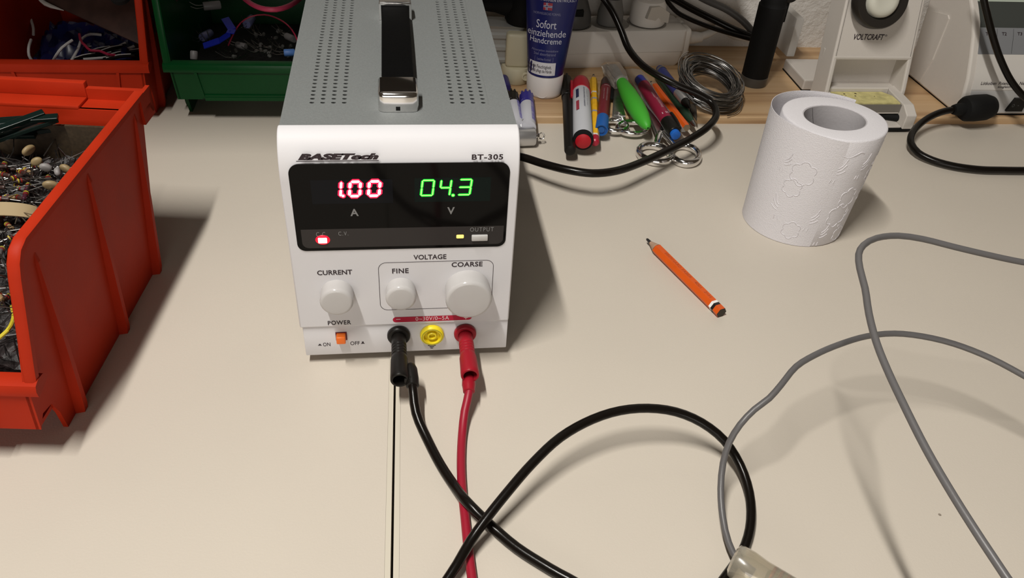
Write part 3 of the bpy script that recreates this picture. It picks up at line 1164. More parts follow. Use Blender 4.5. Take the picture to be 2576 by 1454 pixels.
def storage_bin(label, mt, ox, oy, rot, W, rights=True):
    """ox, oy = front right lip corner on the bench"""
    t = thing('storage_bin', label, 'storage bin', (ox, oy, 0), rot)
    x1, x0 = 0.0, -W
    T = 0.0024

    def sx(z):                       # draft of the side walls: narrower at the foot
        return 0.0085 * (1 - z / BH)
    side = [(0.0005, 0.0205), (0.0005, 0.046)]
    side += [(0.0030, 0.055), (0.0150, 0.098), (0.0175, 0.1045), (0.0215, 0.1085), (0.026, 0.110)]
    side += [(BD, BH), (0.1545, 0.0), (0.0205, 0.0), (0.0175, 0.014), (0.0130, 0.0245), (0.0050, 0.0265)]
    m = MB()
    for s in (1, -1):
        xe = x1 if s > 0 else x0
        m.prism(side, lambda a, b: Vector((xe - s * (sx(b) + 0.0015), a, b)), lambda a, b: Vector((xe - s * (sx(b) + 0.0015 + T), a, b)))
    # bottom, back wall
    m.box((x0 + 0.0115, 0.0525, 0.0004), (x1 - 0.0115, 0.1545, 0.003))
    m.prism([(0.1545, 0.0), (0.1545 - T, 0.0), (0.168 - T, 0.100), (0.168, 0.100)],
            lambda a, b: Vector((x0 + 0.0025 + sx(b), a, b)), lambda a, b: Vector((x1 - 0.0025 - sx(b), a, b)))
    # front hopper wall: lip, then sloping inwards to the floor
    m.prism([(0.0005, 0.0205), (0.0005, 0.046), (0.0030, 0.046), (0.0030, 0.0228), (0.0500, 0.0215), (0.0550, 0.0028), (0.0525, 0.0), (0.0475, 0.0190)],
            lambda a, b: Vector((x0 + 0.0025 + sx(b), a, b)), lambda a, b: Vector((x1 - 0.0025 - sx(b), a, b)))
    body = m.build('body', mt, t, smooth=0)
    # back hanging channel: lower ledge, upright, upper flange
    m = MB()
    m.prism([(0.1665, 0.0975), (0.1665, 0.1000), (0.1785, 0.1000), (0.1785, 0.1065), (0.1820, 0.1065), (0.1820, 0.0940), (0.1790, 0.0940), (0.1770, 0.0975)],
            lambda a, b: Vector((x0 + 0.001, a, b)), lambda a, b: Vector((x1 - 0.001, a, b)))
    hx0, hx1 = x0 + 0.036, x1 - 0.036                    # raised middle of the flange and of the ledge
    m.box((hx0, 0.1780, 0.1000), (hx1, 0.1825, 0.1100), 0.0006)
    m.box((hx0, 0.1655, 0.0990), (hx1, 0.1780, 0.1018), 0.0008)
    for xa, xb in ((x0 + .0010, x0 + .0034), (x1 - .0034, x1 - .0010)):
        m.box((xa, BD - .004, 0.092), (xb, 0.1820, 0.1088))
    m.build('hanging_ledge', mt, t, smooth=30, label='stepped ledge inside the back wall')
    # rolled rim following the sides
    path = [(0.0020, 0.0475), (0.0040, 0.0560), (0.0155, 0.0975), (0.0178, 0.1035), (0.0215, 0.1078), (0.027, 0.1098), (BD - 0.001, 0.1098)]
    for s in (1, -1):
        m = MB()
        xe = x1 if s > 0 else x0
        rs = []
        for i, (a, b) in enumerate(path):
            p, q = path[max(i - 1, 0)], path[min(i + 1, len(path) - 1)]
            dy, dz = q[0] - p[0], q[1] - p[1]
            L = math.hypot(dy, dz)
            ny, nz = -dz / L, dy / L
            sec = [(0.0002, 0.0006), (0.0002, -0.0022), (-0.0024, -0.0030), (-0.0052, -0.0016), (-0.0052, 0.0006), (-0.0044, 0.0013), (-0.0010, 0.0013)]
            rs.append([Vector((xe + s * (c - sx(b) * 0.6), a + ny * e, b + nz * e)) for c, e in sec])
        m.rings(rs)
        m.build('side_rim', mt, t, smooth=35, label='rim along the tops of the side walls')
    m = MB()
    sec = [(-0.0008, 0.0435), (-0.0012, 0.0468), (-0.0002, 0.0494), (0.0030, 0.0508), (0.0075, 0.0502), (0.0098, 0.0480), (0.0098, 0.0460), (0.0030, 0.0440)]
    m.prism(sec, lambda a, b: Vector((x0 + 0.0022, a, b)), lambda a, b: Vector((x1 - 0.0022, a, b)))
    m.build('front_lip', mt, t, smooth=35, label='rounded lip along the low front')
    # label pocket on the front: a raised frame round a shallow field
    m = MB()
    k0, k1 = x0 + W * 0.235, x1 - W * 0.235
    z0, z1 = 0.0225, 0.0435
    fr = 0.0022
    for lo, hi in (((k0, z0), (k1, z0 + fr)), ((k0 - fr, z0), (k0, z1)), ((k1, z0), (k1 + fr, z1))):
        m.prism([(lo[0], lo[1]), (hi[0], lo[1]), (hi[0] + (0.0 if hi[0] - lo[0] > .01 else (0.003 if lo[0] > (x0 + x1) / 2 else -0.003)), hi[1]), (lo[0] + (0.0 if hi[0] - lo[0] > .01 else (0.003 if lo[0] > (x0 + x1) / 2 else -0.003)), hi[1])],
                lambda a, b: Vector((a, 0.0008, b)), lambda a, b: Vector((a, -0.0010, b)))
    m.box((k0, -0.0016, z0 - 0.0022), (k1, 0.003, z0 + 0.0006))
    m.build('label_pocket', mt, t, smooth=0)
    # ribs down the outer sides
    for s in (1, -1):
        xe = x1 if s > 0 else x0
        for yb in (0.0365, 0.0965, 0.1520):
            m = MB()
            w0, w1 = 0.0016, 0.0032
            top = 0.100 if yb < 0.05 else 0.1045
            lean_ = 0.006 * (1 if yb > .12 else 0.0)
            rs = []
            for z, o_, w_ in ((0.0, 0.0046, w1), (0.004, 0.0050, w1), (0.05, 0.0038, 0.0026), (top - 0.006, 0.0016, w0), (top, 0.0002, w0 * .6)):
                yc = yb - 0.004 + lean_ * (z / BH) * 1.6
                base = xe - s * (sx(z) + 0.0020)
                rs.append([Vector((base, yc - w_, z)), Vector((base + s * o_, yc - w_ * .55, z)), Vector((base + s * o_, yc + w_ * .55, z)), Vector((base, yc + w_, z))])
            m.rings(rs)
            m.build('rib', mt, t, smooth=0)
    return t


WB = 0.127
frot = -math.atan(0.113)
fb = storage_bin('orange storage bin full of loose resistors, nearest in the left foreground', ORANGE, -0.1605, -0.0590, frot, WB)
ob = storage_bin('orange storage bin with dark wires and a circuit board, behind the front orange bin', ORANGE, -0.1872, 0.2880, -0.009, WB)
gb = storage_bin('green storage bin of dark electronic scraps, partly behind the power supply', GREEN, -0.0548, 0.2885, -0.009, WB)
# ------------------------------------------------------------------ contents of the front bin
FM = Matrix.Translation(fb.location) @ Matrix.Rotation(frot, 4, 'Z')


def fl(x, y, z):                     # bin-local point -> bench
    return FM @ Vector((x, y, z))


def pile_z(x, y):
    return 0.049 + 0.033 * min(1, max(0, (y - 0.02) / 0.075)) + 0.006 * noise.noise(Vector((x * 40, y * 40, 0.3))) - 0.010 * max(0, (y - 0.11) / 0.035) * max(0, (x + 0.06) / 0.06)


PILE = mat('dark_component_pile', (0.014, 0.010, 0.010), 0.55, vary=0.6, vscale=300, bump=1.0, bscale=500)
m = MB()
nx, ny = 26, 30
g = []
for i in range(nx + 1):
    row = []
    for j in range(ny + 1):
        x = -WB + 0.011 + (WB - 0.022) * i / nx
        y = 0.014 + 0.138 * j / ny
        row.append(m.bm.verts.new(fl(x, y, pile_z(x, y) - 0.004 + random.uniform(-.0018, .0018))))
    g.append(row)
bot = [[m.bm.verts.new(fl(-WB + 0.009 + (WB - 0.018) * i / nx, 0.024 + 0.120 * j / ny, 0.004)) for j in (0, 1)] for i in (0, 1)]
for i in range(nx):
    for j in range(ny):
        m.face((g[i][j], g[i + 1][j], g[i + 1][j + 1], g[i][j + 1]))
rim = [g[i][0] for i in range(nx + 1)] + [g[nx][j] for j in range(1, ny + 1)] + [g[i][ny] for i in range(nx - 1, -1, -1)] + [g[0][j] for j in range(ny - 1, 0, -1)]
low = [m.bm.verts.new(v.co + Vector((0, 0, 0.024 - v.co.z))) for v in rim]
for i in range(len(rim)):
    j = (i + 1) % len(rim)
    m.face((rim[i], rim[j], low[j], low[i]))
m.face(low)
# leads sticking out of the mass everywhere
for k in range(420):
    x, y = random.uniform(-0.075, -0.008), random.uniform(0.024, 0.142)
    z = pile_z(x, y) - 0.003
    a, e_ = random.uniform(0, 2 * PI), random.uniform(-0.25, 0.5)
    L = random.uniform(0.008, 0.022)
    d = Vector((math.cos(a) * math.cos(e_), math.sin(a) * math.cos(e_), math.sin(e_)))
    p, q = Vector((x, y, z)), Vector((x, y, z)) + d * L
    q.x = min(q.x, -0.0115)
    m.lathe(fl(*p), fl(*q), [(0, 0.00028), ((q - p).length, 0.00028)], 4, mi=1)
tag(m.build('component_pile', [PILE, mat('dull_lead', (0.13, 0.125, 0.125), 0.35, 1.0)], smooth=0), 'dark tangled mass of component leads filling the front orange bin', 'electronic components', None, 'stuff')

BODYC = [mat('resistor_tan', (0.26, 0.17, 0.08), 0.45), mat('resistor_brown', (0.045, 0.022, 0.018), 0.4), mat('resistor_plum', (0.055, 0.010, 0.020), 0.4), mat('resistor_grey', (0.10, 0.09, 0.09), 0.4)]
BANDY = mat('yellow_band', (0.42, 0.33, 0.03), 0.4)
BANDR = mat('red_band', (0.22, 0.015, 0.012), 0.4)


def resistor_mesh(ci, bend):
    mb = MB()
    A = Vector((1, 0, 0))
    mb.lathe((-0.0032, 0, 0), (1, 0, 0), [(0, 0.0003), (0.0002, 0.0010), (0.0008, 0.00125), (0.0015, 0.00105), (0.0049, 0.00105), (0.0056, 0.00125), (0.0062, 0.0010), (0.0064, 0.0003)], 10, mi=0)
    for x, mi in ((-0.0025, 1), (-0.0011, 2)):
        mb.lathe((x, 0, 0), (1, 0, 0), [(0, 0.00131), (0.0006, 0.00131)], 10, mi=mi)
    for s in (1, -1):
        Lw = random.uniform(0.018, 0.030)
        pts = [Vector((s * 0.003, 0, 0)), Vector((s * (0.003 + Lw * .4), bend * 0.001, 0)), Vector((s * (0.003 + Lw * .75), bend * 0.003 * s, 0.0005)), Vector((s * (0.003 + Lw), bend * 0.006 * s, 0.001))]
        mb.tube(pts, 0.00030, 5, mi=3, step=0.004)
    o = mb.build('resistor', [BODYC[ci], BANDY, BANDR, TIN], None, smooth=40)
    return o


rlabel = 'small banded resistor with thin wire leads in the pile of the front orange bin'
protos = [resistor_mesh(c, b) for c, b in ((0, 0.3), (1, 1.0), (1, -0.5), (1, 0.6), (2, 0.2), (3, 0.8))]
cnt = 0
for k in range(64):
    o = protos[k] if k < len(protos) else copy_of(protos[k % len(protos)])
    tag(o, rlabel, 'resistor', 'resistors in the front orange bin')
    x, y = random.uniform(-0.072, -0.024), random.uniform(0.034, 0.130)
    a = random.gauss(-0.5, 0.75)
    e_ = random.uniform(-0.12, 0.28)
    o.location = fl(x, y, pile_z(x, y) + random.uniform(0.000, 0.004))
    # keep the leads inside the right-hand wall
    if x + abs(math.cos(a)) * 0.036 > -0.012:
        o.location = fl(-0.0125 - abs(math.cos(a)) * 0.036, y, pile_z(x, y) + random.uniform(0.001, 0.004))
    o.rotation_euler = (random.uniform(-.4, .4), -e_ * (1 if random.random() < .5 else -1), a + frot)
# ceramic disc capacitors
CER = mat('beige_ceramic', (0.26, 0.19, 0.095), 0.5, vary=0.1, vscale=300)
GRYC = mat('pale_ceramic', (0.23, 0.215, 0.21), 0.5)


def disc_cap(mt, R):
    mb = MB()
    rs = []
    for t, r in ((-0.0014, R * .55), (-0.0011, R * .85), (-0.0004, R), (0.0004, R), (0.0011, R * .85), (0.0014, R * .55)):
        rs.append([Vector((r * math.cos(2 * PI * k / 20), t, r * math.sin(2 * PI * k / 20))) for k in range(20)])
    mb.rings(rs)
    for s in (1, -1):
        mb.tube([Vector((s * R * .55, 0, -R * .6)), Vector((s * R * .6, 0, -R * 1.6)), Vector((s * R * .7, 0.001, -R * 3.6))], 0.0003, 5, mi=1)
    return mb.build('ceramic_capacitor', [mt, TIN], None, smooth=50)


for (u, v, z, R, mt, rx, rz, lb) in ((72, 378, 0.087, 0.0036, CER, 0.9, 0.4, 'largest beige disc capacitor, topmost at the rear of the front orange bin'),
                              (92, 406, 0.084, 0.0026, CER, 0.5, 0.9, 'beige disc capacitor just in front of the largest one'),
                              (115, 421, 0.083, 0.0027, GRYC, 0.7, 0.2, 'pale grey disc capacitor in the middle of the front orange bin'),
                              (145, 432, 0.082, 0.0024, GRYC, 0.7, -0.4, 'small pale grey disc capacitor close to the rim of the front orange bin'),
                              (165, 424, 0.081, 0.0027, CER, 0.6, -0.3, 'beige disc capacitor against the right rim, beside the small pale grey one'),
                              (128, 466, 0.082, 0.0034, CER, 0.8, -0.5, 'beige disc capacitor against the right rim, above the paper tape curl')):
    o = tag(disc_cap(mt, R), lb, 'capacitor', 'disc capacitors in the front orange bin')
    o.location = at(u, v, z + 0.0055)
    o.rotation_euler = (rx - PI / 2 + 1.1, 0.5 * math.sin(u), rz + 0.9 * math.sin(v))
    o.scale = (1.15, 1.0, 0.85)
# curl of tan paper tape, round brown part, yellow wire
m = MB()
rs = []
for k in range(13):
    a = PI * (0.1 + 0.85 * k / 12)
    for_ = [Vector((0.0105 * math.cos(a), -0.003, 0.0042 * math.sin(a))), Vector((0.0105 * math.cos(a), 0.003, 0.0050 * math.sin(a))),
            Vector((0.0100 * math.cos(a), 0.003, 0.0044 * math.sin(a))), Vector((0.0100 * math.cos(a), -0.003, 0.0036 * math.sin(a)))]
    rs.append(for_)
m.rings(rs)
o = tag(m.build('paper_tape', mat('tan_paper', (0.33, 0.25, 0.135), 0.7), smooth=30), 'curled strip of tan paper tape lying on the resistors', 'tape')
o.location = at(26, 540, 0.082)
o.rotation_euler = (0.55, 0.12, frot + 0.2)
o.scale = (1.3, 1.1, 1.5)
m = MB()
m.lathe(at(8, 915, 0.030), at(8, 915, 0.030) + Vector((0, 0, 1)), [(0, 0.008), (0.004, 0.0098), (0.010, 0.0098), (0.0135, 0.0080), (0.0142, 0.003)], 28)
tag(m.build('round_capacitor', mat('brown_ceramic', (0.34, 0.21, 0.11), 0.45)), 'round brown component just behind the lip of the front orange bin', 'capacitor')
m = MB()
m.tube([at(-25, 870, 0.060), at(0, 848, 0.064), at(18, 832, 0.066), at(34, 800, 0.062), at(30, 770, 0.058)], 0.0009, 8)
tag(m.build('yellow_wire', mat('yellow_wire', (0.55, 0.46, 0.03), 0.45)), 'short yellow wire beside the rim of the front orange bin', 'wire')
# dark green glassy sticks
DG = mat('dark_green_strip', (0.005, 0.012, 0.010), 0.2)
slab = 'dark green glossy component strip in the bundle at the back of the front orange bin'
for k in range(9):
    m = MB()
    L = random.uniform(0.024, 0.036)
    m.box((-L / 2, -0.0022, -0.0012), (L / 2, 0.0022, 0.0012), 0.0004)
    o = tag(m.build('component_strip', DG, smooth=0), slab, 'component strip', 'dark green strips in the front orange bin')
    u, v = 10 + (k % 3) * 26 + random.uniform(-8, 8), 305 + (k // 3) * 17 + random.uniform(-6, 6)
    o.location = at(u, v, 0.101 - (k // 3) * 0.005)
    o.rotation_euler = (random.uniform(-.3, .3), random.uniform(-.22, .05), 0.35 + random.uniform(-.35, .25))
# a brown perforated board leaning on the back wall
m = MB()
m.box((-0.118, 0.1555, 0.022), (-0.0085, 0.1575, 0.0945))
mt_pb = mat('brown_board', (0.045, 0.030, 0.016), 0.6, vary=0.25, vscale=500)
o = m.build('perforated_board', mt_pb, smooth=0)
o.matrix_world = FM
tag(o, 'dark brown perforated board standing at the back of the front orange bin', 'circuit board')
# long single leads catching the light
llab = 'long bright wire offcut lying on top of the resistors'
for (u0, v0, u1, v1, z0, z1) in ((85, 316, 160, 362, .078, .076), (108, 332, 180, 408, .079, .072), (160, 326, 110, 392, .082, .078), (245, 290, 186, 370, .088, .068), (22, 264, 36, 296, .094, .084), (168, 296, 150, 335, .085, .078),
                                 (0, 430, 68, 468, .080, .077), (15, 436, 110, 498, .081, .076), (0, 470, 34, 487, .08, .078), (38, 494, 110, 503, .079, .077), (2, 640, 24, 700, .075, .072)):
    m = MB()
    a, b = at(u0, v0, z0 + .005), at(u1, v1, z1 + .005)
    m.tube([a, (a + b) / 2 + Vector((0, 0, 0.0008)), b], 0.00033, 6)
    tag(m.build('wire_offcut', TIN), llab, 'wire', 'bright wire offcuts in the front orange bin')

# ------------------------------------------------------------------ contents of the rear orange bin
OM = Matrix.Translation(ob.location) @ Matrix.Rotation(-0.009, 4, 'Z')
m = MB()
m.box((-WB + 0.010, 0.058, 0.0035), (-0.010, 0.150, 0.024))
o = m.build('bin_filling', mat('black_filling', (0.012, 0.011, 0.013), 0.7, bump=1.0, bscale=200), smooth=0)
o.matrix_world = OM
tag(o, 'black tangle of cable ends in the bottom of the rear orange bin', 'cables', None, 'stuff')
# blue crumpled film
m = MB()
n = 22
gg = [[m.bm.verts.new(OM @ Vector((-0.108 + 0.075 * i / n, 0.022 + 0.085 * j / n, 0.020 + 0.022 * (j / n) + 0.010 * noise.noise(Vector((i * .42, j * .42, 2.0)))))) for j in range(n + 1)] for i in range(n + 1)]
for i in range(n):
    for j in range(n):
        m.face((gg[i][j], gg[i + 1][j], gg[i + 1][j + 1], gg[i][j + 1]))
o = m.build('blue_film', mat('blue_film', (0.010, 0.014, 0.085), 0.25), smooth=25)
sm = o.modifiers.new('thick', 'SOLIDIFY')
sm.thickness = 0.0003
tag(o, 'crumpled dark blue plastic film in the rear orange bin', 'plastic film')
# tilted circuit board
cb = thing('circuit_board', 'dark brown circuit board slanting across the rear orange bin', 'circuit board', (0, 0, 0))
A, B_ = at(95, -6, 0.078), at(372, 122, 0.052)
ux = (B_ - A).normalized()
up0 = Vector((-0.16, 0.80, 0.60)).normalized()
wv = (up0 - ux * up0.dot(ux)).normalized()
nv = ux.cross(wv).normalized()
MBd = Matrix(((ux.x, wv.x, nv.x, A.x), (ux.y, wv.y, nv.y, A.y), (ux.z, wv.z, nv.z, A.z), (0, 0, 0, 1)))
LB_ = (B_ - A).length
m = MB()
m.box((0, 0, -0.0008), (LB_ - 0.002, 0.085, 0.0008), M=MBd)
m.build('board', mat('dark_brown_board', (0.060, 0.030, 0.024), 0.5, vary=0.3, vscale=80), cb, smooth=0)
for (bx, by, r, h) in ((0.055, 0.030, 0.008, 0.004), (0.083, 0.024, 0.006, 0.003), (0.030, 0.036, 0.004, 0.004)):
    m = MB()
    c0 = MBd @ Vector((bx, by, 0.0008))
    nsign = nv if nv.z > 0 else -nv
    m.lathe(c0, c0 + nsign, [(0, r), (h, r), (h + 0.0006, r * .8)], 20)
    m.build('board_component', DARKIN, cb)
m = MB()
m.tube([MBd @ Vector((-0.004, 0.002, 0.001)), MBd @ Vector((0.010, -0.003, 0.003)), MBd @ Vector((0.024, -0.001, 0.001))], lambda t: 0.0016 * math.sin(PI * min(.98, max(.05, t))) + .0002, 8)
m.build('board_clip', mat('dull_white_clip', (0.45, 0.44, 0.42), 0.5), cb)
WW = mat('white_wire', (0.62, 0.61, 0.60), 0.5)
for pts, lb in (([(70, 24, .050), (78, 50, .047), (84, 72, .045), (84, 88, .042)], 'white wire at the left of the blue film in the rear orange bin'),
                ([(78, 100, .045), (72, 122, .044), (73, 140, .040), (80, 152, .036)], 'white wire bending down just behind the orange lip, left of the blue film'),
                ([(182, 101, .050), (156, 120, .047), (142, 138, .042), (134, 152, .036)], 'white wire slanting over the right side of the blue film'),
                ([(255, 88, .040), (228, 86, .042), (208, 96, .042), (196, 124, .040), (180, 152, .034)], 'white wire curling under the slanting circuit board'),
                ([(316, 108, .036), (290, 120, .034)], 'short white wire end nearest the slanting circuit board'),
                ([(338, 116, .036), (308, 128, .034)], 'short white wire end at the right in the rear orange bin'),
                ([(300, 142, .034), (250, 146, .034), (210, 149, .034)], 'white wire lying flat right behind the orange lip')):
    m = MB()
    m.tube([at(u, v, z) for u, v, z in pts], 0.0011, 8)
    tag(m.build('white_wire', WW), lb, 'wire', 'white wires in the rear orange bin')
m = MB()
m.tube([at(u, v, z) for u, v, z in ((200, 86, .044), (204, 104, .042), (214, 114, .042), (228, 127, .040), (250, 128, .039), (272, 137, .038), (290, 139, .036))], 0.0011, 8)
tag(m.build('red_wire', mat('red_wire', (0.45, 0.02, 0.07), 0.45)), 'thin red wire winding through the rear orange bin', 'wire')
blk = 'black cable end with a pale stripe in the right corner of the rear orange bin'
for k in range(9):
    u, v = 215 + (k % 5) * 30 + random.uniform(-8, 8), 128 + (k // 5) * 14 + random.uniform(-4, 4)
    p = at(u, v, 0.030 + 0.002 * (k % 3))
    a = random.uniform(0.1, 0.7)
    d = Vector((math.cos(a), math.sin(a), 0.1)) * 0.012
    m = MB()
    m.tube([p - d, p + Vector((0, 0, 0.001)), p + d], 0.0018, 8)
    m.tube([p - d * .8 + Vector((0, -.0008, .0016)), p + Vector((0, -.0008, .0026)), p + d * .8 + Vector((0, -.0008, .0016))], 0.0005, 6, mi=1)
    tag(m.build('cable_end', [BLACKR, WW]), blk, 'cable', 'black cable ends in the rear orange bin')
m = MB()
p = at(46, 42, 0.050)
m.lathe(p, p + Vector((-0.5, 0.6, 0.2)), [(0, 0.0012), (0.0006, 0.0022), (0.006, 0.0022)], 14)
tag(m.build('connector_pin', STEEL), 'small metal connector pin in the shade of the rear orange bin', 'connector')

# ------------------------------------------------------------------ contents of the green bin
m = MB()
m.box((-WB + 0.010, 0.058, 0.0035), (-0.010, 0.150, 0.026))
o = m.build('bin_filling', mat('black_scrap', (0.010, 0.010, 0.011), 0.6, bump=1.0, bscale=260), smooth=0)
o.matrix_world = Matrix.Translation(gb.location) @ Matrix.Rotation(-0.009, 4, 'Z')
tag(o, 'dark heap of small electronic scraps in the bottom of the green bin', 'electronic components', None, 'stuff')
# folded blue strip
BLS = mat('blue_strip', (0.012, 0.025, 0.42), 0.4)
m = MB()
fold = [at(566, 46, .062), at(584, 74, .058), at(579, 84, .057), at(552, 102, .050), at(512, 116, .046)]
for i, (a, b) in enumerate(((0, 1), (1, 2), (2, 3), (3, 4))):
    p, q = fold[a], fold[b]
    d = (q - p).normalized()
    s_ = d.cross(Vector((0, -.4, 1))).normalized() * 0.0032
    n_ = d.cross(s_).normalized() * 0.0004
    m.rings([[p + s_ + n_, p - s_ + n_, p - s_ - n_, p + s_ - n_], [q + s_ + n_, q - s_ + n_, q - s_ - n_, q + s_ - n_]])
tag(m.build('blue_strip', BLS, smooth=0), 'folded bright blue plastic strip in the green bin', 'plastic strip')
CYL = mat('grey_can', (0.22, 0.21, 0.21), 0.45)
BLC = mat('light_blue_can', (0.10, 0.24, 0.62), 0.4)
PUR = mat('violet_glass', (0.16, 0.17, 0.34), 0.15)
for (u0, v0, u1, v1, z, R, mt, lb) in ((511, 16, 555, 12, .060, .0036, CYL, 'grey cylindrical capacitor lying near the top of the green bin'),
                                     (488, 150, 488, 128, .044, .0030, CYL, 'grey cylindrical capacitor standing behind the green lip'),
                                     (714, 133, 742, 132, .048, .0030, BLC, 'light blue cylindrical capacitor beside the power supply'),
                                     (620, 62, 634, 46, .055, .0036, PUR, 'violet glassy capacitor in the middle of the green bin'),
                                     (508, 95, 530, 82, .044, .0036, PUR, 'bluish glassy capacitor under the folded blue strip'),
                                     (596, 112, 618, 118, .042, .0028, CYL, 'dull grey capacitor in the centre of the green bin'),
                                     (720, 90, 742, 100, .052, .0028, CYL, 'dim grey capacitor high beside the power supply')):
    a, b = at(u0, v0, z), at(u1, v1, z + (0.006 if u0 == u1 else 0.0))
    m = MB()
    L = max((b - a).length, 0.006)
    m.lathe(a, b, [(0, R * .3), (0.0001, R * .9), (0.0008, R), (L - .0008, R), (L, R * .85), (L + .0001, R * .3)], 20)
    d = (b - a).normalized()
    for s_ in (-1, 1):
        m.tube([a + Vector((0, 0, s_ * .001)), a - d * .006 + Vector((0, 0, s_ * .0014)), a - d * .012 + Vector((0, 0, .004 + s_ * .002))], .0003, 5, mi=1)
    tag(m.build('cylindrical_capacitor', [mt, TIN]), lb, 'capacitor', 'cylindrical capacitors in the green bin')
m = MB()
m.tube([at(u, v, z) for u, v, z in ((585, -34, .082), (612, -6, .085), (640, 14, .086), (668, 23, .087), (695, 24, .087), (722, 17, .086), (750, 0, .084), (775, -30, .080))], 0.0020, 10)
tag(m.build('pink_red_cable', mat('pink_red_cable', (0.52, 0.045, 0.11), 0.45)), 'thick pinkish red cable looping at the top of the green bin', 'cable')
m = MB()
m.tube([at(u, v, z) for u, v, z in ((574, 115, .045), (585, 90, .052), (605, 58, .060), (630, 42, .064), (665, 37, .066), (705, 50, .066), (735, 76, .064), (749, 104, .058), (752, 130, .05))], 0.0006, 8)
tag(m.build('red_wire', mat('thin_red_wire', (0.42, 0.02, 0.06), 0.45)), 'hair-thin red wire arching through the green bin', 'wire')
slg = 'tiny glassy component with bare leads in the green bin'
for k in range(26):
    u, v = random.uniform(500, 735), random.uniform(70, 148)
    p = at(u, v, random.uniform(0.034, 0.044))
    m = MB()
    m.lathe(p, p + Vector((random.uniform(-1, 1), random.uniform(-1, 1), random.uniform(-.3, .8))), [(0, .0008), (.0004, .0016), (.0026, .0016), (.0036, .0010), (.0040, .0003)], 10)
    a = random.uniform(0, 2 * PI)
    for s_ in (0, .5):
        m.tube([p, p + Vector((math.cos(a + s_), math.sin(a + s_), .2)) * .006, p + Vector((math.cos(a + s_), math.sin(a + s_), .5)) * .013], .0003, 5, mi=1)
    tag(m.build('small_component', [mat('glassy_grey', (0.16, 0.16, 0.15), 0.15), TIN]), slg, 'electronic component', 'small components in the green bin')
# ------------------------------------------------------------------ hand cream tube standing on its cap
NAVY = mat('navy_tube', (0.010, 0.013, 0.105), 0.33)
WTXT = mat('white_print', (0.62, 0.62, 0.70), 0.5)
ct = at(1375, 240, BZ)
cream = thing('cream_tube', 'dark blue hand cream tube standing on its white cap beside the power supply', 'cream tube', (ct.x - 0.0018, ct.y + 0.006, BZ), math.radians(-14))


def hv(v):                            # height on the front of the tube for a picture row
    return aty(1378, v, ct.y + 0.006 - 0.0135).z - BZ


def su(u, v):
    return (aty(u, v, ct.y + 0.006 - 0.0135).x - ct.x + 0.0018) / math.cos(math.radians(14)) + 0.0030

HC, HTOP = 0.0205, 0.150
m = MB()
capR = 0.0157
pr = [(0, capR - 0.0016), (0.0012, capR - 0.0003), (0.003, capR), (HC - 0.0008, capR + 0.0006), (HC, capR + 0.0001)]
cap = m
m.lathe((0, 0, 0), (0, 0, 1), pr, 48, sy=0.92, up=(0, 1, 0))
o = m.build('cap', mat('pearl_white_cap', (0.72, 0.68, 0.66), 0.28), cream, smooth=40)
m = MB()                                            # thumb dimple at the foot of the cap
for k in range(1):
    pts = []
    rs = []
    for t, r in ((0, 1.0), (0.0004, 0.9), (0.0007, 0.6)):
        rs.append([Vector((0.0062 * r * math.cos(2 * PI * q / 24) - 0.001, -capR * .92 * math.sqrt(max(0, 1 - ((0.0062 * r * math.cos(2 * PI * q / 24) - 0.001) / capR) ** 2)) - 0.00012 + t * 0.5, 0.0072 + 0.0062 * r * math.sin(2 * PI * q / 24))) for q in range(24)])
    m.rings(rs, True, False, True)
m.build('cap_dimple', mat('pearl_dimple', (0.66, 0.62, 0.60), 0.2), cream, smooth=60)


def tube_ab(h):
    k = max(0.0, min(1.0, (h - HC) / (HTOP - HC)))
    return capR + 0.0002 + 0.0125 * k, (capR - 0.0006) * (1 - k) ** 0.75 * 0.95 + 0.0011


m = MB()
rs = []
for i in range(25):
    h = HC + (HTOP - HC) * i / 24
    a, b = tube_ab(h)
    rs.append([Vector((a * math.cos(2 * PI * k / 48), b * math.sin(2 * PI * k / 48), h)) for k in range(48)])
m.rings(rs)
m.build('tube_body', NAVY, cream, smooth=50)


def on_tube(s, h, off=0.00015):
    a, b = tube_ab(h)
    k = max(-0.999, min(0.999, s / a))
    return Vector((s, -b * math.sqrt(1 - k * k) - off, h))


def tube_text(mb, s, s0, s1, h0, h1, mi=0, off=0.00015, **kw):
    add_text(mb, s, lambda u, v: on_tube(s0 + u * (s1 - s0), h0 + v * (h1 - h0), off), mi, **kw)


m = MB()
tube_text(m, 'VON DERMATOLOGEN ENTWICKELT', su(1318, 5), su(1448, 5), hv(8), hv(1), spacing=1.15)
tube_text(m, 'Sofort', su(1351, 65), su(1400, 65), hv(75), hv(55))
tube_text(m, 'einziehende', su(1329, 88), su(1422, 88), hv(95.5), hv(79))
tube_text(m, 'Handcreme', su(1335, 104), su(1412, 104), hv(112), hv(98))
m.build('tube_lettering', WTXT, cream, smooth=0, label='white lettering Sofort einziehende Handcreme')
m = MB()
tube_text(m, 'NORWEGISCHE FORMEL', su(1344, 38), su(1411, 38), hv(42), hv(36))
tube_text(m, 'Absorption immédiate', su(1339, 129), su(1404, 129), hv(133), hv(126))
tube_text(m, 'Snel absorberend', su(1345, 137), su(1398, 137), hv(141), hv(134))
tube_text(m, 'Leichte Formel', su(1353, 150), su(1386, 150), hv(153), hv(147))
qa, qb, ha, hb = su(1347, 150), su(1392, 150), hv(155.5), hv(145)
for (a0, a1, h0, h1) in ((qa, qb, ha, ha + .0002), (qa, qb, hb - .0002, hb), (qa, qa + .0002, ha, hb), (qb - .0002, qb, ha, hb)):
    m.face([m.bm.verts.new(on_tube(a, h)) for a, h in ((a0, h0), (a1, h0), (a1, h1), (a0, h1))])
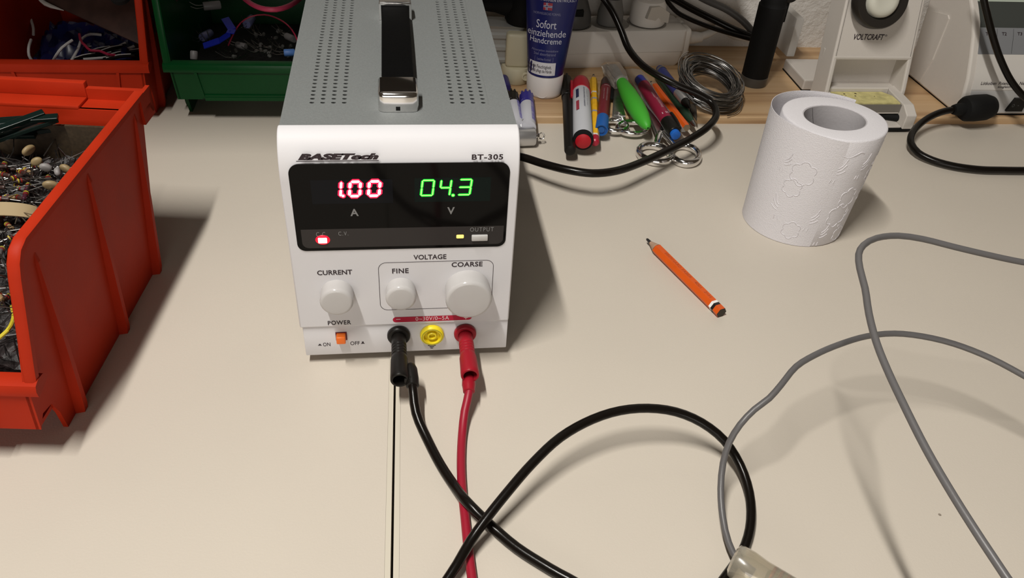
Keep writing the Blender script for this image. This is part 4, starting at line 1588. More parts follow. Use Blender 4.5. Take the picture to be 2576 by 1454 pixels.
m.build('small_print', mat('dim_print', (0.20, 0.20, 0.32), 0.5), cream, smooth=0, label='small dim lines of print')
m = MB()


def patch(mb, s0, s1, h0, h1, mi, off):
    n = 10
    for i in range(n):
        a, b = s0 + (s1 - s0) * i / n, s0 + (s1 - s0) * (i + 1) / n
        mb.face([mb.bm.verts.new(on_tube(q, h, off)) for q, h in ((a, h0), (b, h0), (b, h1), (a, h1))], mi)


patch(m, -0.0162, su(1397, 172), hv(189), hv(158), 0, 0.00012)
tube_text(m, 'spendet Feuchtigkeit,', -0.0158, su(1388, 170), hv(175), hv(164), 1, 0.0002, bold=0.008)
tube_text(m, 'schützt & pflegt die Hände', -0.0158, su(1388, 180), hv(185), hv(175), 1, 0.0002, bold=0.008)
m.build('label_patch', [mat('white_label', (0.66, 0.65, 0.68), 0.5), INK], cream, smooth=0, label='white patch with two lines of dark print')
m = MB()
f0, g0, g1 = su(1368, 21), hv(30), hv(12)
f1 = su(1390, 21)
patch(m, f0, f1, g0, g1, 0, 0.00012)
patch(m, f0 + .0022, f0 + .0036, g0, g1, 1, 0.00018)
patch(m, f0, f1, (g0 + g1) / 2 - .0007, (g0 + g1) / 2 + .0007, 1, 0.0002)
patch(m, f0 + .0026, f0 + .0032, g0, g1, 2, 0.00024)
patch(m, f0, f1, (g0 + g1) / 2 - .0003, (g0 + g1) / 2 + .0003, 2, 0.00026)
m.build('flag', [mat('flag_red', (0.30, 0.03, 0.05), 0.5), WTXT, NAVY], cream, smooth=0, label='small red flag with a white and blue cross')

# ------------------------------------------------------------------ white power strip with plugs
q_r = at(1716, 168, BZ)
q_l = at(1480, 174, BZ)
pa = math.atan2(q_r.y - q_l.y, q_r.x - q_l.x)
PSL, PSW, PSH = 0.215, 0.042, 0.0365
strip = thing('power_strip', 'white power strip with plugs in it, lying behind the pens', 'power strip', (q_r.x, q_r.y, BZ), pa)
SOCK = [-0.036, -0.0735, -0.111, -0.1485, -0.186]
m = MB()


def ps_sec(z, ins):
    return rrect(-PSL + ins, -0.001 - ins, 0.0 + ins, PSW - ins, 0.004)


rs = []
for z, ins in ((0.0, 0.0035), (0.004, 0.0016), (0.0150, 0.0004), (0.0152, 0.0008), (0.0156, 0.0008), (0.0158, 0.0), (PSH - 0.0012, 0.0), (PSH - 0.0003, 0.0006), (PSH, 0.0016)):
    rs.append([Vector((a, b, z)) for a, b in ps_sec(z, ins)])
m.rings(rs)
m.build('housing', WHITEIV, strip, smooth=35)
for i, sx_ in enumerate(SOCK):
    m = MB()
    r = 0.0182
    m.lathe((sx_, PSW / 2, PSH - 0.0005), (sx_, PSW / 2, PSH + 1), [(0.0, r + 0.0010), (0.0009, r + 0.0009), (0.0009, r), (0.00065, r - .0006), (0.00065, 0.0001)], 40)
    m.build('socket', [mat('socket_shade', (0.36, 0.34, 0.31), 0.5)], strip, smooth=30)
m = MB()
m.rings([[Vector((x, PSW / 2 + a, b)) for a, b in rrect(-w_, w_, z0, z1, 0.0035)] for x, w_, z0, z1 in ((-0.002, .0165, .008, PSH - .002), (0.001, .0178, .0065, PSH - .0008), (0.0035, .0178, .0065, PSH - .0008), (0.0050, .0165, .0080, PSH - .002))])
m.build('end_cap', WHITEIV, strip, smooth=30)
m = MB()
m.lathe((0.004, PSW / 2, 0.021), (1, PSW / 2, 0.021), [(0, 0.0080), (0.004, 0.0066), (0.014, 0.0056), (0.020, 0.0046)], 20)
m.build('cable_nozzle', WHITEIV, strip)
m = MB()
pts = [Vector((0.018, PSW / 2, 0.021)), Vector((0.030, PSW / 2 + 0.002, 0.023)), Vector((0.044, PSW / 2 + 0.010, 0.026)), Vector((0.052, PSW / 2 + 0.018, 0.027)), Vector((0.060, 0.050, 0.020)), Vector((0.075, 0.050, 0.010)), Vector((0.30, 0.047, 0.004))]
m.tube(pts, 0.0038, 14)
m.build('supply_cable', WHITEIV, strip)
PM = Matrix.Translation(strip.location) @ Matrix.Rotation(pa, 4, 'Z')


def psp(x, y, z):
    return PM @ Vector((x, y, z))


GPL = mat('dark_grey_plug', (0.085, 0.083, 0.080), 0.5)
for i, (sx_, lab, mt) in enumerate(((SOCK[2], 'dark grey round plug in the power strip, right behind the cream tube', GPL), (SOCK[1], 'dim grey ribbed plug in the power strip, behind the arching black cable', mat('grey_plug', (0.17, 0.165, 0.155), 0.5)))):
    t = thing('plug', lab, 'plug', psp(sx_, PSW / 2, PSH + 0.0006))
    m = MB()
    R = 0.0180 if i == 0 else 0.0125
    prf = [(0, R * .96), (0.002, R), (0.010, R * .98), (0.026, R * .66), (0.034, R * .58), (0.046, R * .5)]
    m.lathe((0, 0, 0), (0, 0, 1), prf, 32)
    m.build('plug_body', mt, t)
    m = MB()
    if i == 1:
        for k in range(5):
            m.lathe((0, 0, 0.024 + k * 0.0042), (0, 0, 1), [(0, R * .74), (0.0016, R * .74)], 24, )
    else:
        m.box((-0.004, -R * .97, 0.012), (0.007, -R * .6, 0.018), 0.0006)
    m.build('grip_rings', DARKIN if i else BLACKM, t)
    m = MB()
    m.tube([(0, 0, 0.044), (0.002, 0.004, 0.075), (0.004, 0.010, 0.12), (0.0, 0.02, 0.20)], 0.0036, 12)
    m.build('plug_cord', mt, t)
t = thing('plug', 'white twisted plug in the right-hand socket of the power strip', 'plug', psp(SOCK[0], PSW / 2, PSH + 0.0006), 0.35)
m = MB()
R = 0.0172
prf = [(0, R * .95), (0.0015, R), (0.007, R), (0.013, R * .97), (0.018, R * .93), (0.022, R * .80), (0.0235, R * .5)]
m.lathe((0, 0, 0), (0, 0, 1), prf, 40)
m.build('plug_body', WHITEIV, t)
m = MB()
m.prism([(-0.013, 0.010), (0.0125, 0.0035), (0.0125, 0.013), (0.000, 0.0205), (-0.010, 0.0205)], lambda a, b: Vector((a, -R * .80, b)), lambda a, b: Vector((a, -R * .985, b)))
m.build('moulded_grip', mat('ivory_grip', (0.60, 0.56, 0.50), 0.45), t, smooth=0)
m = MB()
m.lathe((0.010, 0.006, 0.0185), (0.6, 0.4, 0.55), [(0, 0.0060), (0.006, 0.0056), (0.012, 0.0044)], 18)
m.build('cord_nozzle', WHITEIV, t)

# ------------------------------------------------------------------ cluster between power supply and cream tube
t = thing('plug_adapter', 'cream coloured plug adapter standing left of the hand cream tube', 'adapter', (at(1300, 214, BZ).x, at(1300, 214, BZ).y + 0.012, BZ), math.radians(-4))
m = MB()
m.lathe((0, 0, 0), (0, 0, 1), [(0, .0132), (.001, .0140), (.013, .0143), (.0150, .0135), (.0155, .0120)], 32, sx=0.95)
m.build('base', mat('cream_plastic', (0.58, 0.53, 0.38), 0.4), t)
m = MB()
m.box((-0.0105, -0.0095, 0.015), (0.0105, 0.0105, 0.046), 0.003, 3)
m.build('body', mat('cream_plastic', (0.58, 0.53, 0.38), 0.4), t)
m = MB()
m.lathe((0.0085, -0.0122, 0.0085), (0.0085, -1, 0.0085), [(0, .0040), (.0013, .0036), (.0014, .0026), (.0006, .0024), (.0006, 0.0001)], 20)
m.build('screw_boss', mat('cream_plastic', (0.58, 0.53, 0.38), 0.4), t)
# clear ribbed blister
bp_ = at(1268, 200, BZ)
t = thing('plastic_blister', 'clear ribbed plastic blister beside the power supply, with a black plug on it', 'plastic packaging', (bp_.x, bp_.y + 0.010, BZ), math.radians(-3))
m = MB()
rs = []
for z, w_, d_ in ((0, .010, .008), (0.016, .0115, .0085), (0.0165, .0165, .0105), (0.019, .0175, .0112), (0.021, .0150, .0098), (0.026, .0150, .0098), (0.028, .0180, .0112), (0.031, .0180, .0112), (0.033, .0155, .010), (0.037, .0155, .010), (0.039, .0185, .0115), (0.042, .0185, .0115), (0.044, .016, .0102), (0.047, .016, .0102), (0.050, .0185, .0120)):
    rs.append([Vector((a, b, z)) for a, b in rrect(-w_, w_, -d_, d_, 0.004)])
m.rings(rs, True, True, True)
m.build('blister', mat('frosted_plastic', (0.50, 0.50, 0.48), 0.25, trans=0.35, ior=1.3), t, smooth=30)
bk = thing('plug', 'black angled mains plug behind the power supply, left of the cream tube', 'plug', (bp_.x + 0.006, bp_.y + 0.010, BZ + 0.0502))
m = MB()
m.lathe((0.010, 0, 0.0), (0.008, 0, 1), [(0, .0150), (.003, .0170), (.012, .0165), (.024, .012), (.030, .008)], 28)
m.build('plug_body', BLACKM, bk)
m = MB()
m.lathe((0.004, 0, 0.014), (-1, 0.05, 0.014), [(0, .0095), (.012, .0085), (.020, .0060), (.034, .0045), (.060, .0040)], 20)
m.build('cord', BLACKM, bk)
# clear thing between adapter and cream: small smoky strip
m = MB()
a = at(1316, 118, 0.030)
m.box((-0.004, -0.001, 0), (0.004, 0.001, 0.026), 0.0005)
o = m.build('smoky_strip', mat('smoky_plastic', (0.13, 0.13, 0.12), 0.2), smooth=0)
o.location = (a.x - 0.001, a.y + 0.003, 0.0305)
tag(o, 'smoky grey plastic strip tucked between the cream adapter and the cream tube', 'plastic strip')

# ------------------------------------------------------------------ markers beside the power supply
LBL = mat('silver_label', (0.50, 0.50, 0.54), 0.42)
VIO = mat('violet_print', (0.12, 0.09, 0.42), 0.5)


def clip_marker(lab, u0, v0, u1, v1, capm, R):
    """lies on the board; (u0,v0) = cap crown end, (u1,v1) = foot end"""
    p0, p1 = at(u0, v0, BZ + R), at(u1, v1, BZ + R)
    t = thing('marker', lab, 'marker')
    d = (p1 - p0).normalized()
    L = (p1 - p0).length
    m = MB()
    m.lathe(p0 + d * 0.004, p1, [(0, R * .80), (0.001, R * .98), (0.018, R)], 24)
    a = d.cross(Vector((0, 0, 1))).normalized()
    b = a.cross(d)
    for k in range(9):                                # crenellated crown
        an = 2 * PI * k / 9
        c = a * math.cos(an) * R * .82 + b * math.sin(an) * R * .82
        m.lathe(p0 + c, p0 + c + d, [(0, 0.0005), (0.0006, 0.0010), (0.0055, 0.0013)], 8)
    m.build('cap', capm, t)
    m = MB()
    m.lathe(p0 + d * 0.018, p1, [(0, R * .99), (L - 0.018, R * .99), (L - 0.0175, R * .6)], 28)
    m.build('barrel', LBL, t)
    m = MB()
    up = (Vector((0.25, -0.45, 0.85)) - d * d.dot(Vector((0.25, -0.45, 0.85)))).normalized()
    sd = d.cross(up).normalized()
    if sd.x < 0:
        sd = -sd

    def mk(s, w):
        an = w / R
        return p0 + d * s + up * (R * 1.012 * math.cos(an)) + sd * (R * 1.012 * math.sin(an))
    x = 0.021
    while x < L - 0.006:
        w_ = random.choice((0.0004, 0.0007, 0.0011))
        m.face([m.bm.verts.new(mk(*q)) for q in ((x, 0.0006), (x + w_, 0.0006), (x + w_, R * .52), (x, R * .52))])
        m.face([m.bm.verts.new(mk(*q)) for q in ((x, R * .52), (x + w_, R * .52), (x + w_, R * .95), (x, R * .95))])
        x += w_ + random.choice((0.0004, 0.0006))
    m.build('barcode', VIO, t, smooth=0, label='violet bar code along the barrel')
    return t


clip_marker('marker with black crowned cap and silver barrel, half hidden by the power supply', 1287, 236, 1302, 318, BLACK, 0.0056)
clip_marker('marker with blue crowned cap and silver bar-coded barrel beside the power supply', 1324, 239, 1330, 322, mat('blue_cap', (0.025, 0.018, 0.22), 0.4), 0.0062)
m = MB()                                             # blue pen end right by the case
pb = at(1273, 224, BZ + .005)
m.lathe(pb + Vector((0, .02, 0)), pb, [(0, .0048), (.018, .0048), (.020, .004)], 20)
tag(m.build('pen', mat('blue_pen_end', (0.03, 0.025, 0.14), 0.4)), 'dull blue pen end peeping out behind the power supply case', 'pen')
# silver cylinder with a ring pin
t = thing('silver_cylinder', 'small silver metal cylinder with a ring pin lying across, beside the power supply', 'metal cylinder')
RC = 0.0078
c0, c1 = at(1290, 345, RC), at(1345, 343, RC)
SATIN = mat('satin_silver', (0.62, 0.62, 0.63), 0.32, 0.85)
m = MB()
d = (c1 - c0).normalized()
Lc = (c1 - c0).length
m.lathe(c0 - d * 0.02, c1, [(0, RC * .9), (0.001, RC), (0.02 + Lc - 0.0012, RC), (0.02 + Lc, RC * .9), (0.02 + Lc + .0002, RC * .3)], 32)
m.build('body', SATIN, t)
m = MB()
m.lathe(c1 - d * 0.001, c1 + d, [(0, .0016), (.003, .0016), (.0034, .0026), (.0045, .0026), (.0048, .0015)], 16)
m.build('pin', CHROME, t)
m = MB()
rc = c1 + d * 0.0058
m.tube([rc + Vector((0.0022 * math.cos(k * PI / 6), 0.0006 * math.sin(k * PI / 6), 0.0024 * math.sin(k * PI / 6))) for k in range(12)] + [rc + Vector((0.0022, 0, 0))], 0.0006, 6, smooth=False)
m.build('ring', CHROME, t)
m = MB()
pd = at(1326, 322, .011)
m.lathe(pd + Vector((0, 0.004, -.002)), pd + Vector((0, -0.3, 0.4)), [(0, .0066), (.004, .0068), (.0065, .0058), (.0072, .0040), (.0066, .0036), (.0062, .0001)], 28)
m.build('round_head', SATIN, t)

# ------------------------------------------------------------------ pens and pencils on the board
def pen_axis(u0, v0, u1, v1, R, z0=None, z1=None):
    z0 = BZ + R if z0 is None else z0
    z1 = BZ + R if z1 is None else z1
    p0, p1 = at(u0, v0, z0), at(u1, v1, z1)
    return p0, p1, (p1 - p0).normalized(), (p1 - p0).length


# black fibre pen
R = 0.0047
p0, p1, d, L = pen_axis(1424, 196, 1434, 380, R)
t = thing('pen', 'all black pen lying between the cream tube and the red marker', 'pen')
m = MB()
m.lathe(p0, p1, [(0, R * .55), (0.0015, R * .85), (0.004, R * 1.05), (0.042, R * 1.08), (0.0424, R)], 24)
m.build('cap', BLACK, t)
m = MB()
m.lathe(p0 + d * 0.0424, p1, [(0, R * .95), (L - 0.0424 - 0.002, R * .98), (L - 0.0424 - 0.0006, R * .9), (L - 0.0424, R * .6)], 24)
m.build('barrel', BLACK, t)
m = MB()
cl = d.cross(Vector((0, 0, 1))).normalized()
m.box((-0.0010, 0, 0), (0.0010, 0.036, 0.0014), 0.0004, M=Matrix.Translation(p0 + Vector((0, 0, R * 1.02)) + d * 0.003) @ Matrix.Rotation(math.atan2(d.y, d.x) - PI / 2, 4, 'Z'))
m.build('clip', BLACK, t)

# red board marker
R = 0.0083
p0, p1, d, L = pen_axis(1461, 204, 1467, 355, R)
t = thing('marker', 'thick red whiteboard marker with silver barrel and red cap', 'marker')
RED = mat('marker_red', (0.42, 0.010, 0.025), 0.35)
m = MB()
m.lathe(p0, p1, [(0, R * .35), (0.0006, R * .62), (0.003, R * .86), (0.010, R * .97), (0.026, R), (0.0262, R * .95)], 32)
m.build('cap', RED, t)
m = MB()
m.box((-R * 1.16, 0.004, -0.0012), (-R * .85, 0.036, 0.0024), 0.0008, M=Matrix.Translation(p0) @ Matrix.Rotation(math.atan2(d.y, d.x) - PI / 2, 4, 'Z') @ Matrix.Scale(-1, 4, (1, 0, 0)))
m.build('clip', RED, t)
m = MB()
m.lathe(p0 + d * 0.026, p1, [(0, R * .93), (L - 0.026 - 0.004, R * .97)], 36)
m.build('barrel', mat('silver_barrel', (0.52, 0.53, 0.56), 0.4), t)
m = MB()
m.lathe(p0 + d * (L - 0.0042), p1, [(0, R * .98), (0.0030, R), (0.0042, R * .95), (0.0044, R * .80), (0.0044, R * .76), (0.0040, R * .74)], 36, False, False)
m.build('end_ring', BLACKM, t)
m = MB()
m.lathe(p0 + d * (L - 0.003), p1, [(0, R * .7), (0.0036, R * .76), (0.0040, R * .70), (0.0040, 0.0001)], 32)
m.build('end_plug', mat('bright_red_plug', (0.42, 0.006, 0.015), 0.4), t)
m = MB()
upv_ = (Vector((-0.05, -.35, .93)) - d * d.dot(Vector((-0.05, -.35, .93)))).normalized()
sdv = d.cross(upv_).normalized()
if sdv.x < 0:
    sdv = -sdv


def mkp(p0, d, upv_, sdv, R):
    def f(s, w, o=1.012):
        an = w / R
        return p0 + d * s + upv_ * (R * o * math.cos(an)) + sdv * (R * o * math.sin(an))
    return f


f = mkp(p0, d, upv_, sdv, R)


def strip_text(mb, f, s, s0, s1, w0, w1, mi=0, **kw):
    """lettering running along the barrel"""
    add_text(mb, s, lambda u, v: f(s0 + u * (s1 - s0), w0 + v * (w1 - w0), 1.014), mi, **kw)


def strip_patch(mb, f, s0, s1, w0, w1, mi=0, o=1.008):
    n = 4
    for i in range(n):
        a, b = w0 + (w1 - w0) * i / n, w0 + (w1 - w0) * (i + 1) / n
        mb.face([mb.bm.verts.new(f(*q, o)) for q in ((s0, a), (s1, a), (s1, b), (s0, b))], mi)


strip_patch(m, f, 0.033, 0.049, -0.0062, -0.0035, 0)
strip_patch(m, f, 0.056, 0.073, -0.0062, -0.0035, 1)
strip_text(m, f, 'WHITEBOARD MARKER', 0.030, 0.068, 0.0018, 0.0006, 0)
strip_text(m, f, 'bullet tip  2-3 mm', 0.034, 0.064, 0.0042, 0.0034, 0)
m.build('barrel_print', [mat('navy_print', (0.020, 0.024, 0.07), 0.5), mat('red_print', (0.30, 0.03, 0.05), 0.5)], t, smooth=0)

# yellow pencil with red eraser end
R = 0.0035
p0, p1, d, L = pen_axis(1493, 188, 1497, 347, R)
pencil('yellow pencil with a red end lying right against the red marker', 'pencils on the board', p0, p1, R,
       [mat('yellow_lacquer', (0.78, 0.43, 0.015), 0.4, vary=0.1, vscale=200), mat('white_ring', (0.72, 0.70, 0.66), 0.4), mat('grey_motif', (0.30, 0.30, 0.34), 0.5), mat('yellow_lacquer', (0.78, 0.43, 0.015), 0.4)],
       [(0.042, 0.0446, 1), (0.055, 0.058, 2), (0.080, 0.083, 2), (L - 0.003, L - 0.0002, 1)], tip=0.012, blunt=0.0013, lead_len=0.004, eraser=mat('red_eraser', (0.36, 0.010, 0.030), 0.35))

# dark red fineliner with blue end
DRED = mat('wine_red_barrel', (0.16, 0.014, 0.022), 0.38)
R = 0.0050
p0, p1, d, L = pen_axis(1526, 200, 1513, 328, R)
t = thing('pen', 'dark red pen with blue end and dark cap, left of the small scissors', 'pen')
m = MB()
m.lathe(p0, p1, [(0, R * .5), (.002, R * .85), (.006, R), (.020, R * 1.04)], 24)
m.build('cap', mat('dark_brown_cap', (0.035, 0.014, 0.012), 0.45), t)
m = MB()
m.box((R * .75, 0.002, -0.001), (R * 1.5, 0.040, 0.0012), 0.0004, M=Matrix.Translation(p0) @ Matrix.Rotation(math.atan2(d.y, d.x) - PI / 2, 4, 'Z') @ Matrix.Scale(-1, 4, (1, 0, 0)))
m.build('clip', BLACKM, t)
m = MB()
m.lathe(p0 + d * .018, p1, [(0, R * .98), (L - .018 - .022, R * .98)], 24)
m.build('barrel', DRED, t)
m = MB()
m.lathe(p0 + d * (L - .022), p1, [(0, R * 1.06), (.0212, R * 1.10), (.022, R * 1.02), (.022, R * .86), (.0205, R * .84), (.0205, R * .56), (.0214, R * .5), (.0214, .0001)], 28)
m.build('end_sleeve', mat('blue_end', (0.012, 0.09, 0.32), 0.4), t)
m = MB()
uu = (Vector((-0.05, -.4, .9)) - d * d.dot(Vector((-0.05, -.4, .9)))).normalized()
ss = d.cross(uu).normalized()
ss = ss if ss.x > 0 else -ss
f = mkp(p0, d, uu, ss, R)
strip_text(m, f, 'PERMANENT MARKER', .028, .055, .0018, .0008)
strip_text(m, f, 'OHP universal', .030, .052, -.0012, -.0020)
strip_patch(m, f, .0225, .0235, -.002, .003)
m.build('barrel_print', mat('pale_pink_print', (0.42, 0.30, 0.30), 0.6), t, smooth=0)


# scissors
def scissors(lab, piv, ringL, ringR, tipv, Rr, zr, sL=1.0):
    """piv, rings and tip as picture points of things lying on the bench"""
    t = thing('scissors', lab, 'scissors')
    P = at(*piv)
    T = at(*tipv)
    for i, (cu, cv, z, a_, b_, rot) in enumerate((ringL, ringR)):
        c = at(cu, cv, z)
        m = MB()
        pts = []
        for k in range(41):
            an = 2 * PI * k / 40
            x, y = a_ * math.cos(an), b_ * math.sin(an)
            pts.append(c + Vector((x * math.cos(rot) - y * math.sin(rot), x * math.sin(rot) + y * math.cos(rot), 0)))
        rs = []
        for k, p in enumerate(pts[:-1]):
            tn = (pts[(k + 1) % 40] - pts[k - 1]).normalized()
            out = Vector((tn.y, -tn.x, 0))
            rs.append([p + out * (Rr * .95 * math.cos(2 * PI * q / 12)) + Vector((0, 0, Rr * 1.3 * math.sin(2 * PI * q / 12))) for q in range(12)])
        rs.append(rs[0])
        m.rings(rs, True, False, False)
        # shank from the ring to the pivot
        near = min(pts, key=lambda q: (q - P).length)
        m.tube([near + (near - c) * 0.02, (near + P) / 2 + Vector((0.0006 * (1 if i else -1), 0, 0.0004)), P + Vector((0.0012 * (1 if i else -1), 0, 0.0006 * (1 if i else -1)))], lambda q: Rr * (.9 + .3 * q), 10)
        m.build('handle', CHROME if sL else STEEL, t)
        m = MB()
        dv = (T - P)
        Lb = dv.length
        dv.normalize()
        sv = dv.cross(Vector((0, 0, 1))).normalized()
        zz = Vector((0, 0, 0.0008 * (1 if i else -1)))
        sgn = 1 if i else -1
        rs = []
        for q in (0, .15, .5, .85, 1.0):
            w_ = 0.0050 * (1 - .8 * q)
            cpt = P - dv * 0.004 + dv * (Lb * q) + sv * (sgn * 0.0006 * (1 - q)) + zz
            rs.append([cpt + sv * w_ + Vector((0, 0, .0007)), cpt - sv * w_ + Vector((0, 0, .0007)), cpt - sv * w_ - Vector((0, 0, .0007)), cpt + sv * w_ - Vector((0, 0, .0007))])
        m.rings(rs)
        m.build('blade', STEEL, t, smooth=20)
    m = MB()
    m.lathe(P + Vector((0, 0, .001)), P + Vector((0, 0, 1)), [(0, .0028), (.0010, .0028), (.0016, .0018)], 16)
    m.build('rivet', CHROME, t)
    return t


scissors('small chrome scissors, handle rings just over the board edge, under the green handle', (1556, 288, BZ + .003), (1546, 317, .0052, .0108, .0102, 0.2), (1591, 322, .0052, .0128,   .0108, 0.1), (1549, 196, BZ + .003), 0.0021, BZ)
scissors('larger chrome scissors in front of the pens, under the black cable', (1664, 335, 0.0085), (1647, 387, .0036, .0128, .0142, 0.25), (1723, 389, .0036, .0112, .0152, -0.30), (1612, 236, BZ + .0035), 0.0027, BZ)

# green craft knife in a clear sleeve
t = thing('craft_knife', 'craft knife with a bright green handle lying on top of the scissors', 'knife')
GRN = mat('bright_green', (0.050, 0.36, 0.026), 0.5, bump=0.1)
ga, gb_ = at(1563, 206, BZ + .013), at(1630, 322, BZ + .0095)
L = (gb_ - ga).length
m = MB()
m.lathe(ga, gb_, [(0, .0046), (.006, .0056), (L * .3, .0072), (L * .55, .0078), (L * .78, .0068), (L * .92, .0048), (L * .98, .0028), (L, .0008)], 28)
m.build('handle', GRN, t, smooth=60)
m = MB()
d = (gb_ - ga).normalized()
m.lathe(gb_ - d * .0012, gb_ + d, [(0, .0007), (.0013, .0007)], 10)
m.build('end_hole', BLACKM, t)
m = MB()
m.lathe(ga + d * .001, ga - d, [(0, .0049), (.003, .0050), (.0034, .0030)], 24)
m.build('collar', mat('pale_collar', (0.45, 0.45, 0.40), 0.3), t)
m = MB()
m.box((-0.0035, 0, -0.0004), (0.0035, 0.030, 0.0004), M=Matrix.Translation(ga - d * .001) @ Matrix.Rotation(math.atan2(d.y, d.x) + PI / 2, 4, 'Z'))
m.build('blade', STEEL, t, smooth=0)
m = MB()
rs = []
sv = d.cross(Vector((0, 0, 1))).normalized()
for q, w_, h_ in ((-0.036, .0088, .0020), (-0.030, .0090, .0040), (-0.010, .0085, .0056), (0.0015, .0062, .0058)):
    c = ga + d * q + Vector((0, 0, 0))
    rs.append([c + sv * w_ - Vector((0, 0, h_)), c + sv * w_ * 1.05, c + sv * w_ * .7 + Vector((0, 0, h_)), c - sv * w_ * .7 + Vector((0, 0, h_)), c - sv * w_ * 1.05, c - sv * w_ - Vector((0, 0, h_))])
m.rings(rs, True, False, False)
m.build('clear_guard', CLEAR, t, smooth=20, label='clear plastic blade guard')
m = MB()                                             # long flat clear sleeve under it
sa, sb = at(1590, 176, BZ + .009), at(1700, 335, BZ + .0045)
dd = (sb - sa).normalized()
sv = dd.cross(Vector((0, 0, 1))).normalized()
rs = []
for k in range(9):
    q = k / 8
    c = sa + (sb - sa) * q + Vector((0, 0, .0012 * math.sin(q * 9)))
    rs.append([c + sv * .0085 + Vector((0, 0, .0003)), c + Vector((0, 0, .0016)), c - sv * .0085 + Vector((0, 0, .0003)), c - sv * .0085, c + Vector((0, 0, .0012)), c + sv * .0085])
m.rings(rs)
tag(m.build('plastic_sleeve', CLEAR, smooth=30), 'long clear plastic sleeve lying between the green knife and the dark red pens', 'plastic sleeve')

# SUPERFINE pen
R = 0.0056
p0, p1, d, L = pen_axis(1608, 198, 1700, 340, R, BZ + R + .006, BZ + R + .0005)
t = thing('pen', 'wine red pen marked SUPERFINE with black clip and blue button', 'pen')
m = MB()
m.lathe(p0, p1, [(0, R * .62), (.001, R * .82), (.012, R * .90), (.014, R * .95)], 24)
m.build('blue_tip', mat('blue_tip', (0.02, 0.03, 0.26), 0.4), t)
m = MB()
Lb0, Lb1 = .013, L * .78
m.lathe(p0 + d * Lb0, p1, [(0, R * .96), (Lb1 - Lb0, R)], 28)
m.build('barrel', mat('wine_red', (0.22, 0.010, 0.035), 0.36), t)
m = MB()
m.lathe(p0 + d * Lb1, p1, [(0, R * 1.03), (L * .96 - Lb1, R * 1.02), (L * .97 - Lb1, R * .9)], 28)
m.build('cap', BLACK, t)
m = MB()
uu = (Vector((-0.1, -.45, .88)) - d * d.dot(Vector((-0.1, -.45, .88)))).normalized()
ss = d.cross(uu).normalized()
ss = ss if ss.x > 0 else -ss
bq = p0 + ss * (R * 1.02) + uu * (R * .2)
m.tube([bq + d * (L * .68) + ss * .0012, bq + d * (L * .80) + ss * .0014, bq + d * (L * .93)], .0016, 10)
m.build('clip', BLACK, t)
m = MB()
m.lathe(p0 + d * (L * .955), p1, [(0, R * .72), (L * .05, R * .72), (L * .053, R * .64), (L * .053, .0001)], 24)
bt = m.build('button', mat('blue_button', (0.012, 0.12, 0.50), 0.4), t)
f = mkp(p0, d, uu, ss, R)
m = MB()
strip_text(m, f, 'SUPERFINE', L * .46, L * .63, .0002, .0022)
strip_text(m, f, 'PERMANENT', L * .36, L * .46, -.0008, .0004)
strip_text(m, f, 'OHP-MARKER', L * .40, L * .58, .0030, .0036)
strip_text(m, f, 'permanent ink', L * .34, L * .60, .0042, .0047)
strip_text(m, f, 'S', L * .70, L * .73, .0005, .0032, bold=.03)
strip_patch(m, f, L * .705, L * .73, -.0026, -.0018)
m.build('barrel_print', mat('pale_print2', (0.50, 0.36, 0.38), 0.6), t, smooth=0, label='pale lettering SUPERFINE')

# orange pencil with blunt far end, blue ballpoint, green pencil
R = 0.0035
p0, p1, d, L = pen_axis(1637, 205, 1727, 322, R, BZ + R + .003, BZ + R)
pencil('orange pencil lying right of the SUPERFINE pen', 'pencils on the board', p0, p1, R, [PENO, mat('worn_wood_end2', (0.22, 0.16, 0.10), 0.8)], [], tip=.010, blunt=.0012)
R = 0.0042
p0, p1, d, L = pen_axis(1656, 190, 1748, 316, R, BZ + R, BZ + R)
t = thing('pen', 'dark green pen with pointed end lying right of the orange pencil', 'pen')
m = MB()
m.lathe(p0, p1, [(0, R * .7), (.001, R), (L * .75, R), (L * .85, R * .8), (L * .97, R * .42), (L, R * .2)], 20)
m.build('barrel', mat('dark_green_barrel', (0.014, 0.040, 0.022), 0.35), t)
m = MB()
m.lathe(p0 + d * (L * .94), p1, [(0, R * .55), (L * .05, R * .4), (L * .075, R * .1)], 14)
m.build('tip', TIN, t)
R = 0.0045
p0, p1, d, L = pen_axis(1659, 172, 1728, 262, R, BZ + R + .007, BZ + R + .0065)
t = thing('pen', 'blue ballpoint pen with metal tip lying across behind the other pens', 'pen')
m = MB()
m.lathe(p0, p1, [(0, R * .7), (.0006, R * .8), (.006, R * .8), (.0062, R), (L * .70, R)], 22)
m.build('barrel', mat('dusk_blue_barrel', (0.025, 0.035, 0.17), 0.35), t)
m = MB()
m.lathe(p0 + d * .005, p1, [(0, R * 1.06), (.0022, R * 1.06)], 22)
m.build('ring', TIN, t)
m = MB()
m.lathe(p0 + d * (L * .70), p1, [(0, R), (L * .22, R * .92), (L * .23, R * .85)], 22)
m.build('metal_grip', SATIN, t)
m = MB()
m.lathe(p0 + d * (L * .92), p1, [(0, R * .85), (L * .05, R * .8), (L * .15, R * .3), (L * .19, R * .1)], 16)
m.build('tip', BLACK, t)
p0, p1 = at(1742, 268, BZ + .003), at(1752, 302, BZ + .003)
m = MB()
m.lathe(p0, p1, [(0, .003), (.006, .0029), ((p1 - p0).length, .0006)], 8)
tag(m.build('pencil', mat('dark_pencil', (0.05, 0.04, 0.03), 0.5), smooth=0), 'dark sharpened pencil point beside the coil of wire', 'pencil', 'pencils on the board')

